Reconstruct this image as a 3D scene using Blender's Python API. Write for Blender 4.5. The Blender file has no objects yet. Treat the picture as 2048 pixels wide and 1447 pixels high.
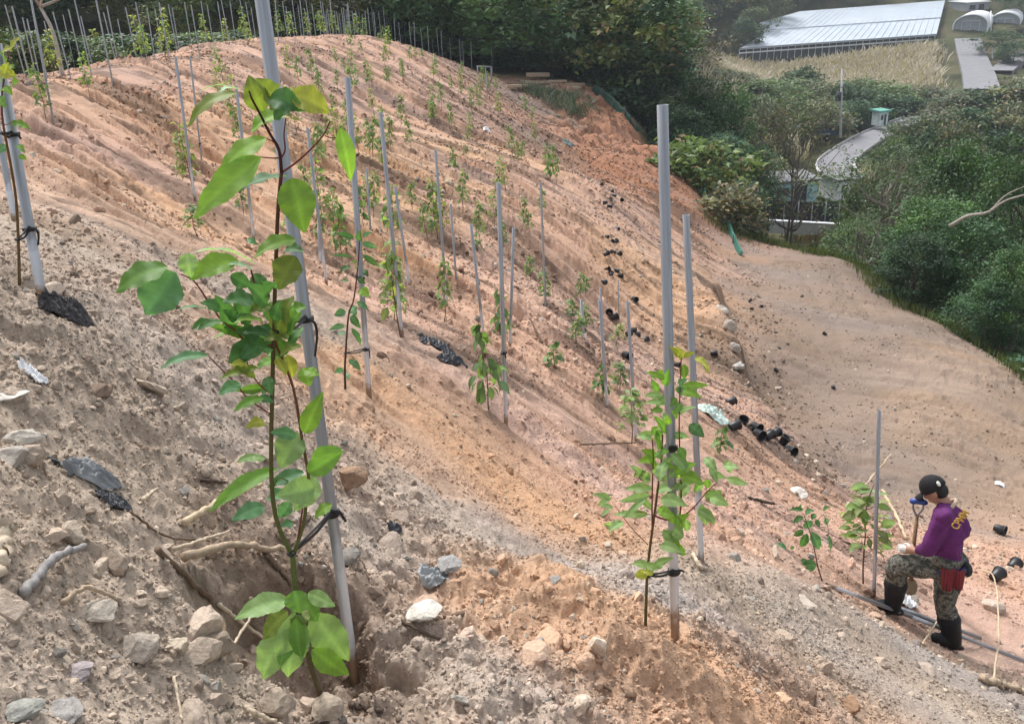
import bpy, math, random
import numpy as np
from mathutils import Vector, Matrix

# ------------------------------------------------------------------ camera, sky, sun, exposure
scene = bpy.context.scene
COL = scene.collection
FPX, CX, CY = 1700.0, 1024.0, 723.5
PITCH, ROLL = math.radians(23.0), math.radians(-2.5)
FWD = np.array([0.0, math.cos(PITCH), -math.sin(PITCH)])
R0 = np.array([1.0, 0.0, 0.0]); U0 = np.array([0.0, math.sin(PITCH), math.cos(PITCH)])
RGT = R0 * math.cos(ROLL) + U0 * math.sin(ROLL)
UPV = U0 * math.cos(ROLL) - R0 * math.sin(ROLL)

cam_data = bpy.data.cameras.new('camera')
cam = bpy.data.objects.new('camera', cam_data)
COL.objects.link(cam)
cam_data.sensor_fit = 'HORIZONTAL'
cam_data.sensor_width = 36.0
cam_data.lens = 36.0 * FPX / 2048.0
cam_data.clip_start = 0.05
cam_data.clip_end = 2000.0
m3 = Matrix(((RGT[0], UPV[0], -FWD[0]), (RGT[1], UPV[1], -FWD[1]), (RGT[2], UPV[2], -FWD[2])))
cam.matrix_world = m3.to_4x4()
scene.camera = cam

SUN_EL, SUN_AZ = math.radians(54), math.radians(-28)     # azimuth from +Y towards +X
world = bpy.data.worlds.new('World'); scene.world = world
world.use_nodes = True
nt = world.node_tree; nt.nodes.clear()
out = nt.nodes.new('ShaderNodeOutputWorld'); bg = nt.nodes.new('ShaderNodeBackground')
sky = nt.nodes.new('ShaderNodeTexSky'); sky.sky_type = 'NISHITA'; sky.sun_disc = False
sky.sun_elevation = SUN_EL; sky.sun_rotation = SUN_AZ
sky.air_density = 1.0; sky.dust_density = 4.0; sky.ozone_density = 1.0
hs = nt.nodes.new('ShaderNodeHueSaturation'); hs.inputs['Saturation'].default_value = 0.30
nt.links.new(sky.outputs[0], hs.inputs['Color']); nt.links.new(hs.outputs[0], bg.inputs[0])
bg.inputs[1].default_value = 0.14
nt.links.new(bg.outputs[0], out.inputs[0])
sun_data = bpy.data.lights.new('sun', 'SUN'); sun = bpy.data.objects.new('sun', sun_data)
COL.objects.link(sun)
sun_data.energy = 1.45; sun_data.angle = math.radians(13); sun_data.color = (1.0, 0.975, 0.94)
sd = Vector((math.sin(SUN_AZ) * math.cos(SUN_EL), math.cos(SUN_AZ) * math.cos(SUN_EL), math.sin(SUN_EL)))
sun.rotation_euler = sd.to_track_quat('Z', 'Y').to_euler()
scene.view_settings.view_transform = 'Standard'
scene.view_settings.look = 'None'
scene.view_settings.exposure = 1.0
scene.view_settings.gamma = 1.0

# ------------------------------------------------------------------ small numerics
rng = np.random.default_rng(11)
random.seed(5)

def ray(u, v):
    a = (np.asarray(u, float) - CX) / FPX; b = (CY - np.asarray(v, float)) / FPX
    return FWD + a[..., None] * RGT + b[..., None] * UPV

def pt(u, v, d):
    return ray(np.asarray(u, float), np.asarray(v, float)) * np.asarray(d, float)[..., None]

def _h(ix, iy, seed):
    with np.errstate(over='ignore'):
        h = (ix.astype(np.uint32) * np.uint32(374761393)) ^ (iy.astype(np.uint32) * np.uint32(668265263)) ^ np.uint32((seed * 2246822519) & 0xffffffff)
        h = (h ^ (h >> np.uint32(13))) * np.uint32(1274126177)
        h = h ^ (h >> np.uint32(16))
    return (h & np.uint32(0xffff)).astype(np.float32) / 65535.0

def vnoise(x, y, seed=0):
    fx = np.floor(x); fy = np.floor(y)
    ix = fx.astype(np.int64) + 100000; iy = fy.astype(np.int64) + 100000
    tx = (x - fx).astype(np.float32); ty = (y - fy).astype(np.float32)
    sx = tx * tx * tx * (tx * (tx * 6 - 15) + 10); sy = ty * ty * ty * (ty * (ty * 6 - 15) + 10)
    a = _h(ix, iy, seed); b = _h(ix + 1, iy, seed); c = _h(ix, iy + 1, seed); d = _h(ix + 1, iy + 1, seed)
    return (a + (b - a) * sx) + ((c + (d - c) * sx) - (a + (b - a) * sx)) * sy - 0.5

def fbm(x, y, seed=0, octv=4, gain=0.5):
    s = 0; a = 1.0
    for i in range(octv):
        s = s + a * vnoise(x * 2 ** i + 17.3 * i, y * 2 ** i + 9.1 * i, seed + i); a *= gain
    return s

def sstep(a, b, x):
    t = np.clip((x - a) / (b - a), 0, 1); return t * t * (3 - 2 * t)

# ------------------------------------------------------------------ ground form
# survey points of the ground: pixel u, v and depth, or x, y, z
SURV = [
 (80,570,3.1),(27,428,4.8),(707,1345,2.6),(738,790,5.4),(1350,1250,3.2),(1403,1135,4.7),(1748,1190,7.8),(1783,1228,7.5),(1906,1300,7.4),
 (0,1447,1.65),(0,1000,2.15),(300,1447,2.0),(300,1000,2.7),(450,700,4.2),(300,600,4.3),(1024,1447,2.45),(1400,1447,2.85),(1700,1447,4.0),(2048,1447,5.6),
 (2048,1340,7.3),(1640,1170,7.0),(1600,1300,4.8),
 (1012,846,6.6),(1000,1000,5.0),(1150,1120,4.5),(804,671,7.6),(1272,880,9.3),(1300,1000,7.2),(1500,1060,7.6),
 (652,567,10.0),(508,480,10.5),(390,400,11.0),(403,318,15.0),(107,243,13.0),(227,173,17.5),(200,400,8.0),(60,300,9.0),
 (1091,615,12.5),(870,400,18.0),(1000,450,17.0),(640,180,27.0),(975,262,29.0),(780,250,26.0),(500,200,22.0),
 (750,70,38.0),(620,86,32.0),(500,102,27.0),(300,128,21.5),(100,152,17.0),(0,165,14.5),
 (870,110,43.0),(1000,160,46.0),(1100,168,48.0),(1180,172,49.0),
 (1510,865,12.5),(1270,680,17.0),(1220,485,20.5),(1210,380,26.0),
 (1340,300,36.0),(1400,400,32.5),(1480,515,29.0),(1330,500,24.0),(1400,650,20.0),(1440,700,18.6),
 (1150,230,43.0),(1200,300,38.5),(1200,350,32.0),(1280,245,44.0),
 (1560,800,18.4),(1500,560,26.5),(1700,960,15.3),(1700,520,28.0),(2048,745,19.9),(2048,1000,14.7),(1850,850,17.0),(1850,640,22.5),(1560,492,30.0),
 (1760,1060,11.0),(2000,1140,10.0),(1600,960,13.0),
]
XYZ = [
 (0,-.6,-1.6),(0,.3,-1.6),(-.8,-.3,-1.1),(-2,1,-.7),(-4,2,-.45),(-5,4,-.75),(-8,6,-1.2),(-14,8,-1.5),(-14,14,-1.5),(-12,20,-1.75),(-18,22,-1.7),(-14,30,-1.8),(-16,40,-1.7),(-9,44,-1.9),
 (-7,50,-2.2),(-2,54,-3.6),(-25,40,-1.2),(-28,20,-1.0),(1.5,.5,-2.1),(3,1.5,-3.3),(5,3,-4.6),(8,4,-6.0),
 (12,10,-8.1),(13,6,-8),(16,8,-9.5),(15,14,-10),(14.5,20,-10.5),(14.5,26,-10.5),(13.5,30,-10),(18,30,-12.5),(20,20,-13),(25,10,-13),
 (9.5,34,-9.0),(9,38,-8.5),(11,40,-11),(10,46,-11),(8.5,50,-7.5),(6,54,-5.5),(12,36,-11.5),(13,46,-13),(20,45,-14.5),(30,40,-15),
 (14,56,-14.5),(24,58,-14.6),(40,58,-15),(20,70,-15),(40,75,-15),(60,75,-15),(25,90,-15),(50,95,-15),(70,95,-14.5),(40,115,-14.8),(70,118,-14.5),
 (20,75,-13.5),(14,66,-12),(8,62,-6.5),(2,62,-4),(-8,60,-2),(-20,60,-1),(-35,50,0),
 (40,140,-14.6),(65,140,-14.4),(95,140,-13.8),(40,155,-13.8),(75,155,-13.5),(105,155,-13.0),(40,169,-12.2),(75,169,-12.0),(105,169,-11.4),(55,188,-9.3),(85,188,-8.8),(115,188,-8.0),(60,203,-5.5),(90,203,-5.0),
 (60,222,3),(100,222,3),(140,222,4),(30,190,1),(15,130,0),(10,100,-3),(0,90,2),(-20,90,6),(-50,80,8),(-60,140,30),(0,140,18),(40,230,22),(100,260,28),(180,260,30),(-100,250,60),(0,250,50),(60,320,50),(150,330,55),(-60,330,70),
]
_P = np.array([pt(u, v, d) for u, v, d in SURV])
_P = np.vstack([_P, np.array(XYZ, float)])

def _q(x, y):
    Y = np.maximum(y + 2.0, 0.35)
    return x / Y, np.log(Y) * 0.9, Y
_qs, _qt, _qY = _q(_P[:, 0], _P[:, 1])
_C2 = 0.06 ** 2
def _phi(r2): return np.sqrt(r2 + _C2)
NSURV = len(_P)
AMAT = np.zeros((NSURV + 3, NSURV + 3))
AMAT[:NSURV, :NSURV] = _phi((_qs[:, None] - _qs) ** 2 + (_qt[:, None] - _qt) ** 2) - np.eye(NSURV) * 0.006
AMAT[:NSURV, NSURV] = 1; AMAT[:NSURV, NSURV + 1] = _qs; AMAT[:NSURV, NSURV + 2] = _qt
AMAT[NSURV:, :NSURV] = AMAT[:NSURV, NSURV:].T
WSOL = np.linalg.solve(AMAT, np.concatenate([_P[:, 2] / _qY, np.zeros(3)]))

PIT = None
def H0(x, y):
    x = np.asarray(x, float); y = np.asarray(y, float)
    shp = x.shape; x = x.ravel(); y = y.ravel()
    s, t, Y = _q(x, y)
    r = np.empty_like(x)
    for i in range(0, len(x), 40000):
        sl = slice(i, i + 40000)
        ph = _phi((s[sl, None] - _qs) ** 2 + (t[sl, None] - _qt) ** 2)
        r[sl] = ph @ WSOL[:NSURV] + WSOL[NSURV] + s[sl] * WSOL[NSURV + 1] + t[sl] * WSOL[NSURV + 2]
    return (r * Y).reshape(shp)

def _seg(x, y, a, b):
    ax, ay = a; bx, by = b
    L2 = (bx - ax) ** 2 + (by - ay) ** 2
    t = np.clip(((x - ax) * (bx - ax) + (y - ay) * (by - ay)) / L2, 0, 1)
    return np.hypot(x - ax - t * (bx - ax), y - ay - t * (by - ay)), t

FEAT = []
def H(x, y):
    """ground height: the surveyed form with the planting pit, benches and scarp cut into it"""
    z = H0(x, y)
    for f in FEAT: z = z + f(np.asarray(x, float), np.asarray(y, float))
    return z

_ts = np.concatenate([np.linspace(0.8, 12, 900), np.linspace(12, 60, 1200)[1:], np.linspace(60, 320, 900)[1:]])
def hit(u, v, tmin=0.8, lift=0.0, tmax=1e9):
    """where the line of sight through a picture point meets the ground"""
    d = ray(float(u), float(v))
    ts = _ts[(_ts >= tmin) & (_ts <= tmax)]
    p = ts[:, None] * d
    below = p[:, 2] < H(p[:, 0], p[:, 1])
    k = int(np.argmax(below))
    if not below[k]: k = len(ts) - 1
    a, b = ts[max(k - 1, 0)], ts[k]
    for _ in range(18):
        m = 0.5 * (a + b); q = m * d
        if q[2] < H(q[0:1], q[1:2])[0]: b = m
        else: a = m
    q = b * d
    return np.array([q[0], q[1], float(H(q[0:1], q[1:2])[0]) + lift])

def depth(p): return float(np.dot(p, FWD))
def pxl(p):
    d = np.dot(p, FWD); return CX + FPX * np.dot(p, RGT) / d, CY - FPX * np.dot(p, UPV) / d

def onplane(u, v, B, off=0.0):
    """point seen at u, v on the upright plane through B that faces the viewer; off metres nearer"""
    n = np.array([B[0], B[1], 0.0]); n /= np.linalg.norm(n)
    d = ray(float(u), float(v))
    return d * ((np.dot(B, n) - off) / np.dot(d, n))
# ------------------------------------------------------------------ materials
MATS = {}
def nodemat(name):
    m = bpy.data.materials.new(name); m.use_nodes = True
    t = m.node_tree; b = t.nodes['Principled BSDF']; MATS[name] = m
    return m, t, b

def mat(name, col, rough=0.6, metal=0.0, noise=0.12, scale=30.0, bump=0.0, coat=0.0, spec=0.5, detail=4.0):
    m, t, b = nodemat(name)
    b.inputs['Roughness'].default_value = rough; b.inputs['Metallic'].default_value = metal
    b.inputs['Specular IOR Level'].default_value = spec
    if coat: b.inputs['Coat Weight'].default_value = coat
    tc = t.nodes.new('ShaderNodeTexCoord'); n = t.nodes.new('ShaderNodeTexNoise')
    n.inputs['Scale'].default_value = scale; n.inputs['Detail'].default_value = detail
    t.links.new(tc.outputs['Object'], n.inputs['Vector'])
    r = t.nodes.new('ShaderNodeValToRGB'); t.links.new(n.outputs['Fac'], r.inputs[0])
    r.color_ramp.elements[0].position = 0.3; r.color_ramp.elements[1].position = 0.7
    c = np.array(col)
    r.color_ramp.elements[0].color = (*np.clip(c * (1 - noise), 0, 1), 1)
    r.color_ramp.elements[1].color = (*np.clip(c * (1 + noise), 0, 1), 1)
    t.links.new(r.outputs[0], b.inputs['Base Color'])
    if bump:
        bp = t.nodes.new('ShaderNodeBump'); bp.inputs['Strength'].default_value = bump; bp.inputs['Distance'].default_value = 0.02
        t.links.new(n.outputs['Fac'], bp.inputs['Height']); t.links.new(bp.outputs[0], b.inputs['Normal'])
    return m

def attr_mat(name, rough=0.9, grain=0.25, scale=60.0, bump=0.5, bdist=0.01, translucent=0.0, spec=0.3, veins=False, objvar=0.0):
    """colour from the mesh's own 'tint' attribute, broken up by fine noise"""
    m, t, b = nodemat(name); L = t.links.new
    b.inputs['Roughness'].default_value = rough; b.inputs['Specular IOR Level'].default_value = spec
    a = t.nodes.new('ShaderNodeAttribute'); a.attribute_name = 'tint'
    tc = t.nodes.new('ShaderNodeTexCoord'); n = t.nodes.new('ShaderNodeTexNoise')
    n.inputs['Scale'].default_value = scale; n.inputs['Detail'].default_value = 6.0; n.inputs['Roughness'].default_value = 0.65
    L(tc.outputs['Object'], n.inputs['Vector'])
    mp = t.nodes.new('ShaderNodeMapRange'); mp.inputs[1].default_value = 0.25; mp.inputs[2].default_value = 0.75
    mp.inputs[3].default_value = 1 - grain; mp.inputs[4].default_value = 1 + grain
    L(n.outputs['Fac'], mp.inputs[0])
    mx = t.nodes.new('ShaderNodeVectorMath'); mx.operation = 'SCALE'
    L(a.outputs['Color'], mx.inputs[0]); L(mp.outputs[0], mx.inputs['Scale'])
    col = mx.outputs[0]
    if objvar:
        oi = t.nodes.new('ShaderNodeObjectInfo')
        mr = t.nodes.new('ShaderNodeMapRange'); mr.inputs[3].default_value = 1 - objvar; mr.inputs[4].default_value = 1 + objvar
        L(oi.outputs['Random'], mr.inputs[0])
        m2 = t.nodes.new('ShaderNodeVectorMath'); m2.operation = 'SCALE'
        L(col, m2.inputs[0]); L(mr.outputs[0], m2.inputs['Scale']); col = m2.outputs[0]
    L(col, b.inputs['Base Color'])
    if bump:
        bp = t.nodes.new('ShaderNodeBump'); bp.inputs['Strength'].default_value = bump; bp.inputs['Distance'].default_value = bdist
        L(n.outputs['Fac'], bp.inputs['Height']); L(bp.outputs[0], b.inputs['Normal'])
    if translucent:
        tr = t.nodes.new('ShaderNodeBsdfTranslucent'); ms = t.nodes.new('ShaderNodeMixShader')
        sc = t.nodes.new('ShaderNodeVectorMath'); sc.operation = 'MULTIPLY'; sc.inputs[1].default_value = (1.5, 1.6, 0.7)
        L(col, sc.inputs[0]); L(sc.outputs[0], tr.inputs['Color'])
        ms.inputs[0].default_value = translucent
        L(b.outputs[0], ms.inputs[1]); L(tr.outputs[0], ms.inputs[2])
        L(ms.outputs[0], t.nodes['Material Output'].inputs['Surface'])
    return m

# ------------------------------------------------------------------ object helpers
def tag(o, label=None, cat=None, group=None, kind=None):
    if label: o['label'] = label
    if cat: o['category'] = cat
    if group: o['group'] = group
    if kind: o['kind'] = kind
    return o

def mesh_np(name, V, F, material=None, tint=None, smooth=True):
    """V (n,3) points, F list of (k,4) or (k,3) index arrays; tint per point"""
    if not isinstance(F, (list, tuple)): F = [F]
    F = [np.asarray(f, np.int32) for f in F if len(f)]
    me = bpy.data.meshes.new(name)
    V = np.asarray(V, np.float32)
    nl = sum(f.size for f in F); nf = sum(len(f) for f in F)
    me.vertices.add(len(V)); me.vertices.foreach_set('co', V.ravel())
    me.loops.add(nl); me.polygons.add(nf)
    me.loops.foreach_set('vertex_index', np.concatenate([f.ravel() for f in F]))
    tot = np.concatenate([np.full(len(f), f.shape[1], np.int32) for f in F])
    st = np.concatenate([[0], np.cumsum(tot)[:-1]]).astype(np.int32)
    me.polygons.foreach_set('loop_start', st)
    me.polygons.foreach_set('use_smooth', np.full(nf, bool(smooth)))
    if tint is not None:
        a = me.color_attributes.new('tint', 'FLOAT_COLOR', 'POINT')
        c = np.ones((len(V), 4), np.float32); c[:, :3] = tint
        a.data.foreach_set('color', c.ravel())
    me.update(calc_edges=True)
    if material: me.materials.append(material)
    return me

def obj(name, me, parent=None, loc=None):
    o = bpy.data.objects.new(name, me); COL.objects.link(o)
    if loc is not None: o.location = loc
    if parent is not None: o.parent = parent
    return o

def empty(name, loc, parent=None):
    o = bpy.data.objects.new(name, None); o.empty_display_size = 0.1
    COL.objects.link(o); o.location = loc
    return o

def copy_thing(root, loc=None, label=None, **kw):
    c = root.copy(); COL.objects.link(c)
    if loc is not None: c.location = loc
    for ch in list(root.children):
        k = ch.copy(); COL.objects.link(k); k.parent = c
        for g in list(ch.children):
            q = g.copy(); COL.objects.link(q); q.parent = k
    if label: c['label'] = label
    return c

class MB:
    """collects shapes for one mesh"""
    def __init__(self): self.V = []; self.F4 = []; self.F3 = []; self.T = []; self.n = 0
    def add(self, V, F4=None, F3=None, tint=None):
        V = np.asarray(V, float)
        self.V.append(V)
        if F4 is not None and len(F4): self.F4.append(np.asarray(F4) + self.n)
        if F3 is not None and len(F3): self.F3.append(np.asarray(F3) + self.n)
        if tint is not None:
            tt = np.asarray(tint, float)
            self.T.append(np.broadcast_to(tt, (len(V), 3)))
        self.n += len(V); return self
    def tube(self, pts, rad, seg=8, cap=True, tint=None, hollow=False):
        P = np.asarray(pts, float); n = len(P)
        rad = np.broadcast_to(np.asarray(rad, float), (n,))
        tg = np.gradient(P, axis=0); tg /= np.linalg.norm(tg, axis=1)[:, None] + 1e-9
        up = np.array([0.3, 0.2, 1.0]) if abs(tg[0][2]) < 0.8 else np.array([1.0, 0.2, 0.1])
        x = np.cross(up, tg[0]); x /= np.linalg.norm(x)
        V = []
        an = np.arange(seg) * 2 * np.pi / seg
        for i in range(n):
            x = x - tg[i] * np.dot(x, tg[i]); x /= np.linalg.norm(x); y = np.cross(tg[i], x)
            V.append(P[i] + rad[i] * (np.cos(an)[:, None] * x + np.sin(an)[:, None] * y))
        V = np.vstack(V)
        i = np.arange(n - 1)[:, None] * seg; j = np.arange(seg); k = (j + 1) % seg
        F = np.stack([i + j, i + k, i + seg + k, i + seg + j], -1).reshape(-1, 4)
        F3 = []
        if cap:
            V = np.vstack([V, P[0], P[-1]]); a, b = n * seg, n * seg + 1
            F3 = [(k_, j_, a) for j_, k_ in zip(j, k)] + [((n - 1) * seg + j_, (n - 1) * seg + k_, b) for j_, k_ in zip(j, k)]
        return self.add(V, F, F3, tint)
    def box(self, c, s, R=None, tint=None):
        v = np.array([(x, y, z) for z in (-.5, .5) for y in (-.5, .5) for x in (-.5, .5)]) * np.asarray(s, float)
        if R is not None: v = v @ np.asarray(R).T
        f = [(0, 2, 3, 1), (4, 5, 7, 6), (0, 1, 5, 4), (1, 3, 7, 5), (3, 2, 6, 7), (2, 0, 4, 6)]
        return self.add(v + np.asarray(c, float), f, None, tint)
    def mesh(self, name, material=None, smooth=True):
        V = np.vstack(self.V)
        F = []
        if self.F4: F.append(np.vstack(self.F4))
        if self.F3: F.append(np.vstack(self.F3))
        return mesh_np(name, V, F, material, np.vstack(self.T) if self.T else None, smooth)
    def build(self, name, material=None, parent=None, smooth=True, loc=None):
        return obj(name, self.mesh(name, material, smooth), parent, loc)

def rotz(a):
    c, s = math.cos(a), math.sin(a); return np.array([[c, -s, 0], [s, c, 0], [0, 0, 1]])
def rot_axis(ax, a):
    ax = np.asarray(ax, float); ax /= np.linalg.norm(ax)
    K = np.array([[0, -ax[2], ax[1]], [ax[2], 0, -ax[0]], [-ax[1], ax[0], 0]])
    return np.eye(3) + math.sin(a) * K + (1 - math.cos(a)) * K @ K
def smooth_path(P, n=24):
    """Catmull-Rom through points"""
    P = np.asarray(P, float); Q = np.vstack([2 * P[0] - P[1], P, 2 * P[-1] - P[-2]])
    r = []
    m = len(P) - 1
    for t in np.linspace(0, m - 1e-6, n):
        i = int(t); f = t - i; a, b, c, d = Q[i:i + 4]
        r.append(0.5 * (2 * b + (c - a) * f + (2 * a - 5 * b + 4 * c - d) * f * f + (3 * b - a - 3 * c + d) * f ** 3))
    return np.array(r)

# ------------------------------------------------------------------ the ground: features cut into the surveyed form
def _gauss_at(u, v, rad, amp, ry=None):
    c = hit(u, v)
    FEAT.append(lambda x, y: amp * np.exp(-(((x - c[0]) / rad) ** 2 + ((y - c[1]) / (ry or rad)) ** 2)))
def _ridge(px, rad, amp):
    pts = [hit(*p)[:2] for p in px]
    def f(x, y):
        d = np.full(np.shape(x), 1e9)
        for a, b in zip(pts[:-1], pts[1:]): d = np.minimum(d, _seg(x, y, a, b)[0])
        return amp * np.exp(-(d / rad) ** 2)
    FEAT.append(f)
_gauss_at(375, 1215, 0.20, 0.07); _gauss_at(760, 1420, 0.16, 0.03)
_ridge([(1560, 1185), (1780, 1290), (2000, 1390)], 0.30, 0.11)
_ridge([(1660, 1165), (1850, 1245), (2048, 1330)], 0.28, -0.07)
_ridge([(1080, 1135), (1250, 1265), (1420, 1360)], 0.13, 0.07)
_ridge([(1210, 1160), (1300, 1235)], 0.12, -0.07)
_gauss_at(1090, 1110, 0.16, -0.06); _gauss_at(1030, 850, 0.25, -0.10); _gauss_at(860, 700, 0.5, -0.06)
_ridge([(1435, 640), (1480, 760), (1560, 880)], 0.55, 0.22)
_ridge([(1585, 510), (1690, 700), (1900, 960)], .16, -.035); _ridge([(1640, 510), (1790, 700), (2040, 950)], .16, -.035)
_sc = np.array([hit(u, v)[:2] for u, v in ((1425, 590), (1462, 690), (1510, 800), (1570, 905), (1650, 985))])
def _scarp(x, y):
    best = np.full(np.shape(x), 1e9); sg = np.zeros(np.shape(x))
    for p, q in zip(_sc[:-1], _sc[1:]):
        d, t = _seg(x, y, p, q); s = (q[0] - p[0]) * (y - p[1]) - (q[1] - p[1]) * (x - p[0])
        k = d < best; best = np.where(k, d, best); sg = np.where(k, np.sign(s), sg)
    s = best * sg * _sside + .35 * fbm(x * 1.1, y * 1.1, 95, 3)            # positive on the hill side
    return .42 * sstep(-.18, .12, s) * (1 - sstep(.2, 2.2, s)) - .16 * np.exp(-((s + .45) / .35) ** 2)
_hq = hit(1350, 640)[:2]; _sside = 1.0 if ((_sc[1][0] - _sc[0][0]) * (_hq[1] - _sc[0][1]) - (_sc[1][1] - _sc[0][1]) * (_hq[0] - _sc[0][0])) > 0 else -1.0
_pc = hit(635, 1275)
FEAT.append(_scarp)
def _pit(x, y):
    nz = fbm(x * 4.5, y * 4.5, 91, 4) + .35 * fbm(x * 16, y * 16, 92, 3)
    r = np.hypot((x - _pc[0]) / np.where(x > _pc[0], .44, .37), (y - _pc[1]) / 0.27) + nz * 0.5
    soft = np.clip((x - _pc[0]) / .3, 0, 1)
    return -0.21 * (1 - sstep(.62 - .34 * soft, .98 + .1 * soft, r)) + .03 * (r < 1) * fbm(x * 9, y * 9, 93, 3)
FEAT.append(_pit)

SD = np.array([0.80, -0.60]); SN = np.array([0.60, 0.80])          # direction the digger's bucket dragged
def soil_mask(x, y):
    """1 on the bare hillside and terrace, 0 on the overgrown ground around"""
    wob = 1.4 * fbm(x * .25, y * .25, 55, 3)
    lim = np.interp(y, [-5, 5, 12, 20, 27, 33, 36, 44, 50, 60], [9.5, 10.5, 11.6, 12.0, 11.2, 8.0, 7.2, 6.8, 5.2, 2.0])
    m = 1 - sstep(-0.5, 0.7, x - lim + 0.5 * wob)
    m *= 1 - sstep(49, 53, y + wob + np.where(x < -4, 3.0, 0))
    m *= 1 - sstep(29.6, 31.2, y + 0.5 * wob - np.where(x < 7.9, 30, 0))
    return m

def relief(x, y, cell):
    d = np.hypot(x, y)
    a = x * SD[0] + y * SD[1]; c = x * SN[0] + y * SN[1]
    c = c + 0.14 * fbm(a * .35, c * .35, 7, 2)
    fade = lambda w: sstep(1.4, 2.8, w / cell)
    z = 0.085 * fbm(x * .45, y * .45, 3, 3) * (1 - .6 * sstep(5.5, 7, x) * sstep(9, 12, y) * (1 - sstep(30, 33, y)))
    far = sstep(6, 14, d); mask = sstep(2.2, 4.5, d)
    g1 = np.abs(vnoise(a * .30, c * 1.1, 21)) * 2
    g2 = np.abs(vnoise(a * .55 + 5, c * 2.7, 22)) * 2
    g3 = np.abs(vnoise(a * 1.1 + 5, c * 6.5, 23)) * 2
    patch = sstep(-0.25, 0.25, vnoise(x * .5, y * .5, 24))
    z = z + far * 0.09 * (g1 - .4) * fade(1.0) + mask * 0.07 * (g2 - .4) * (0.35 + patch) * fade(.4) + mask * 0.03 * (g3 - .4) * fade(.16)
    drag = 1 - sstep(-1.2, -.3, x - np.interp(y, [0, 6, 10, 13, 17, 27, 31, 36, 60], [8, 6, 5.6, 5.8, 5.8, 7.6, 8, 7, 6]))
    drag = drag * (1 - sstep(34, 38, y) * sstep(1.6, 3.4, x))
    drag = drag * (1 - .9 * sstep(1.8, 3.2, x) * (1 - sstep(10.5, 14, y)))
    drag = drag * (1 - .6 * sstep(1.5, 3.0, x))
    # narrow ledges left by the bucket teeth: short, broken, running with the drag
    for al, ac, dep, wd, sd, w0 in ((.34, 1.5, .23, .17, 25, .32), (.6, 3.3, .15, .20, 26, .16), (1.4, 7.0, .055, .24, 27, .08)):
        ph = c * ac + .45 * fbm(a * .35, c * .8, sd + 40, 2) + .16 * fbm(a * 2.6, c * 2.6, sd + 50, 3)
        k = np.floor(ph); fr = ph - k
        prof = np.where(fr < wd, fr / wd, 1 - (fr - wd) / (1 - wd)) - .5
        on = sstep(-.06, .14, vnoise(a * al + k * 3.7, k * 5.3, sd + 10)) * drag
        z = z + dep * prof * on * (mask * .3 + .7 * far) * fade(w0)
    near = 1 - sstep(4.5, 9, d)
    flat = sstep(-.6, .6, x - np.interp(y, [0, 6, 10, 13, 17, 27, 31], [20, 9, 6.2, 6.2, 6.2, 8, 8])) * (1 - sstep(29, 32, y))
    lump = (sstep(-0.15, 0.3, fbm(x * .8 + 3, y * .8, 31, 2)) + 0.42 + 0.6 * (1 - sstep(3, 5, d))) * (1 - .3 * flat)
    for w, amp, sd in ((.35, .045, 41), (.17, .036, 42), (.085, .028, 43), (.043, .018, 44), (.022, .010, 45), (.011, .004, 46)):
        n = vnoise(x / w + .6 * vnoise(x / w, y / w, sd + 9), y / w, sd)
        n = np.where(vnoise(x * 1.7, y * 1.7, sd + 5) + .25 * near > 0, .35 - 1.9 * np.abs(n), n)      # rounded clods in places
        z = z + amp * n * lump * fade(w * 1.6) * (0.8 + 0.35 * far)
    cut = sstep(33, 37, y) * sstep(1.4, 3.2, x)
    z = z + cut * (.55 * fbm(x * .55, y * .55, 33, 3) + .42 * np.abs(fbm(x * 1.3, y * 1.3, 34, 4)) + .2 * fbm(x * 3, y * 3, 35, 2))
    return z

_u = np.linspace(-1, 1, 1240)
_s = np.where(np.abs(_u) < .84, _u * .80 / .84, np.sign(_u) * (.80 + (np.abs(_u) - .84) / .16 * 1.6))
_rw = np.concatenate([np.linspace(math.log(.55), math.log(60), 1180), np.linspace(math.log(60), math.log(330), 150)[1:]])
_Ym = np.exp(_rw)
GX = _s[None, :] * _Ym[:, None] * 1.0; GY = np.repeat((_Ym - 0.8)[:, None], len(_s), 1)
_cell = np.repeat((_Ym * 0.0038)[:, None], len(_s), 1)
GZ = H(GX, GY)
_soil = soil_mask(GX, GY)
GZ = GZ + relief(GX, GY, _cell) * (0.25 + 0.75 * _soil) + (1 - _soil) * 0.5 * fbm(GX * .3, GY * .3, 61, 3) * sstep(20, 60, GY)

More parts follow.
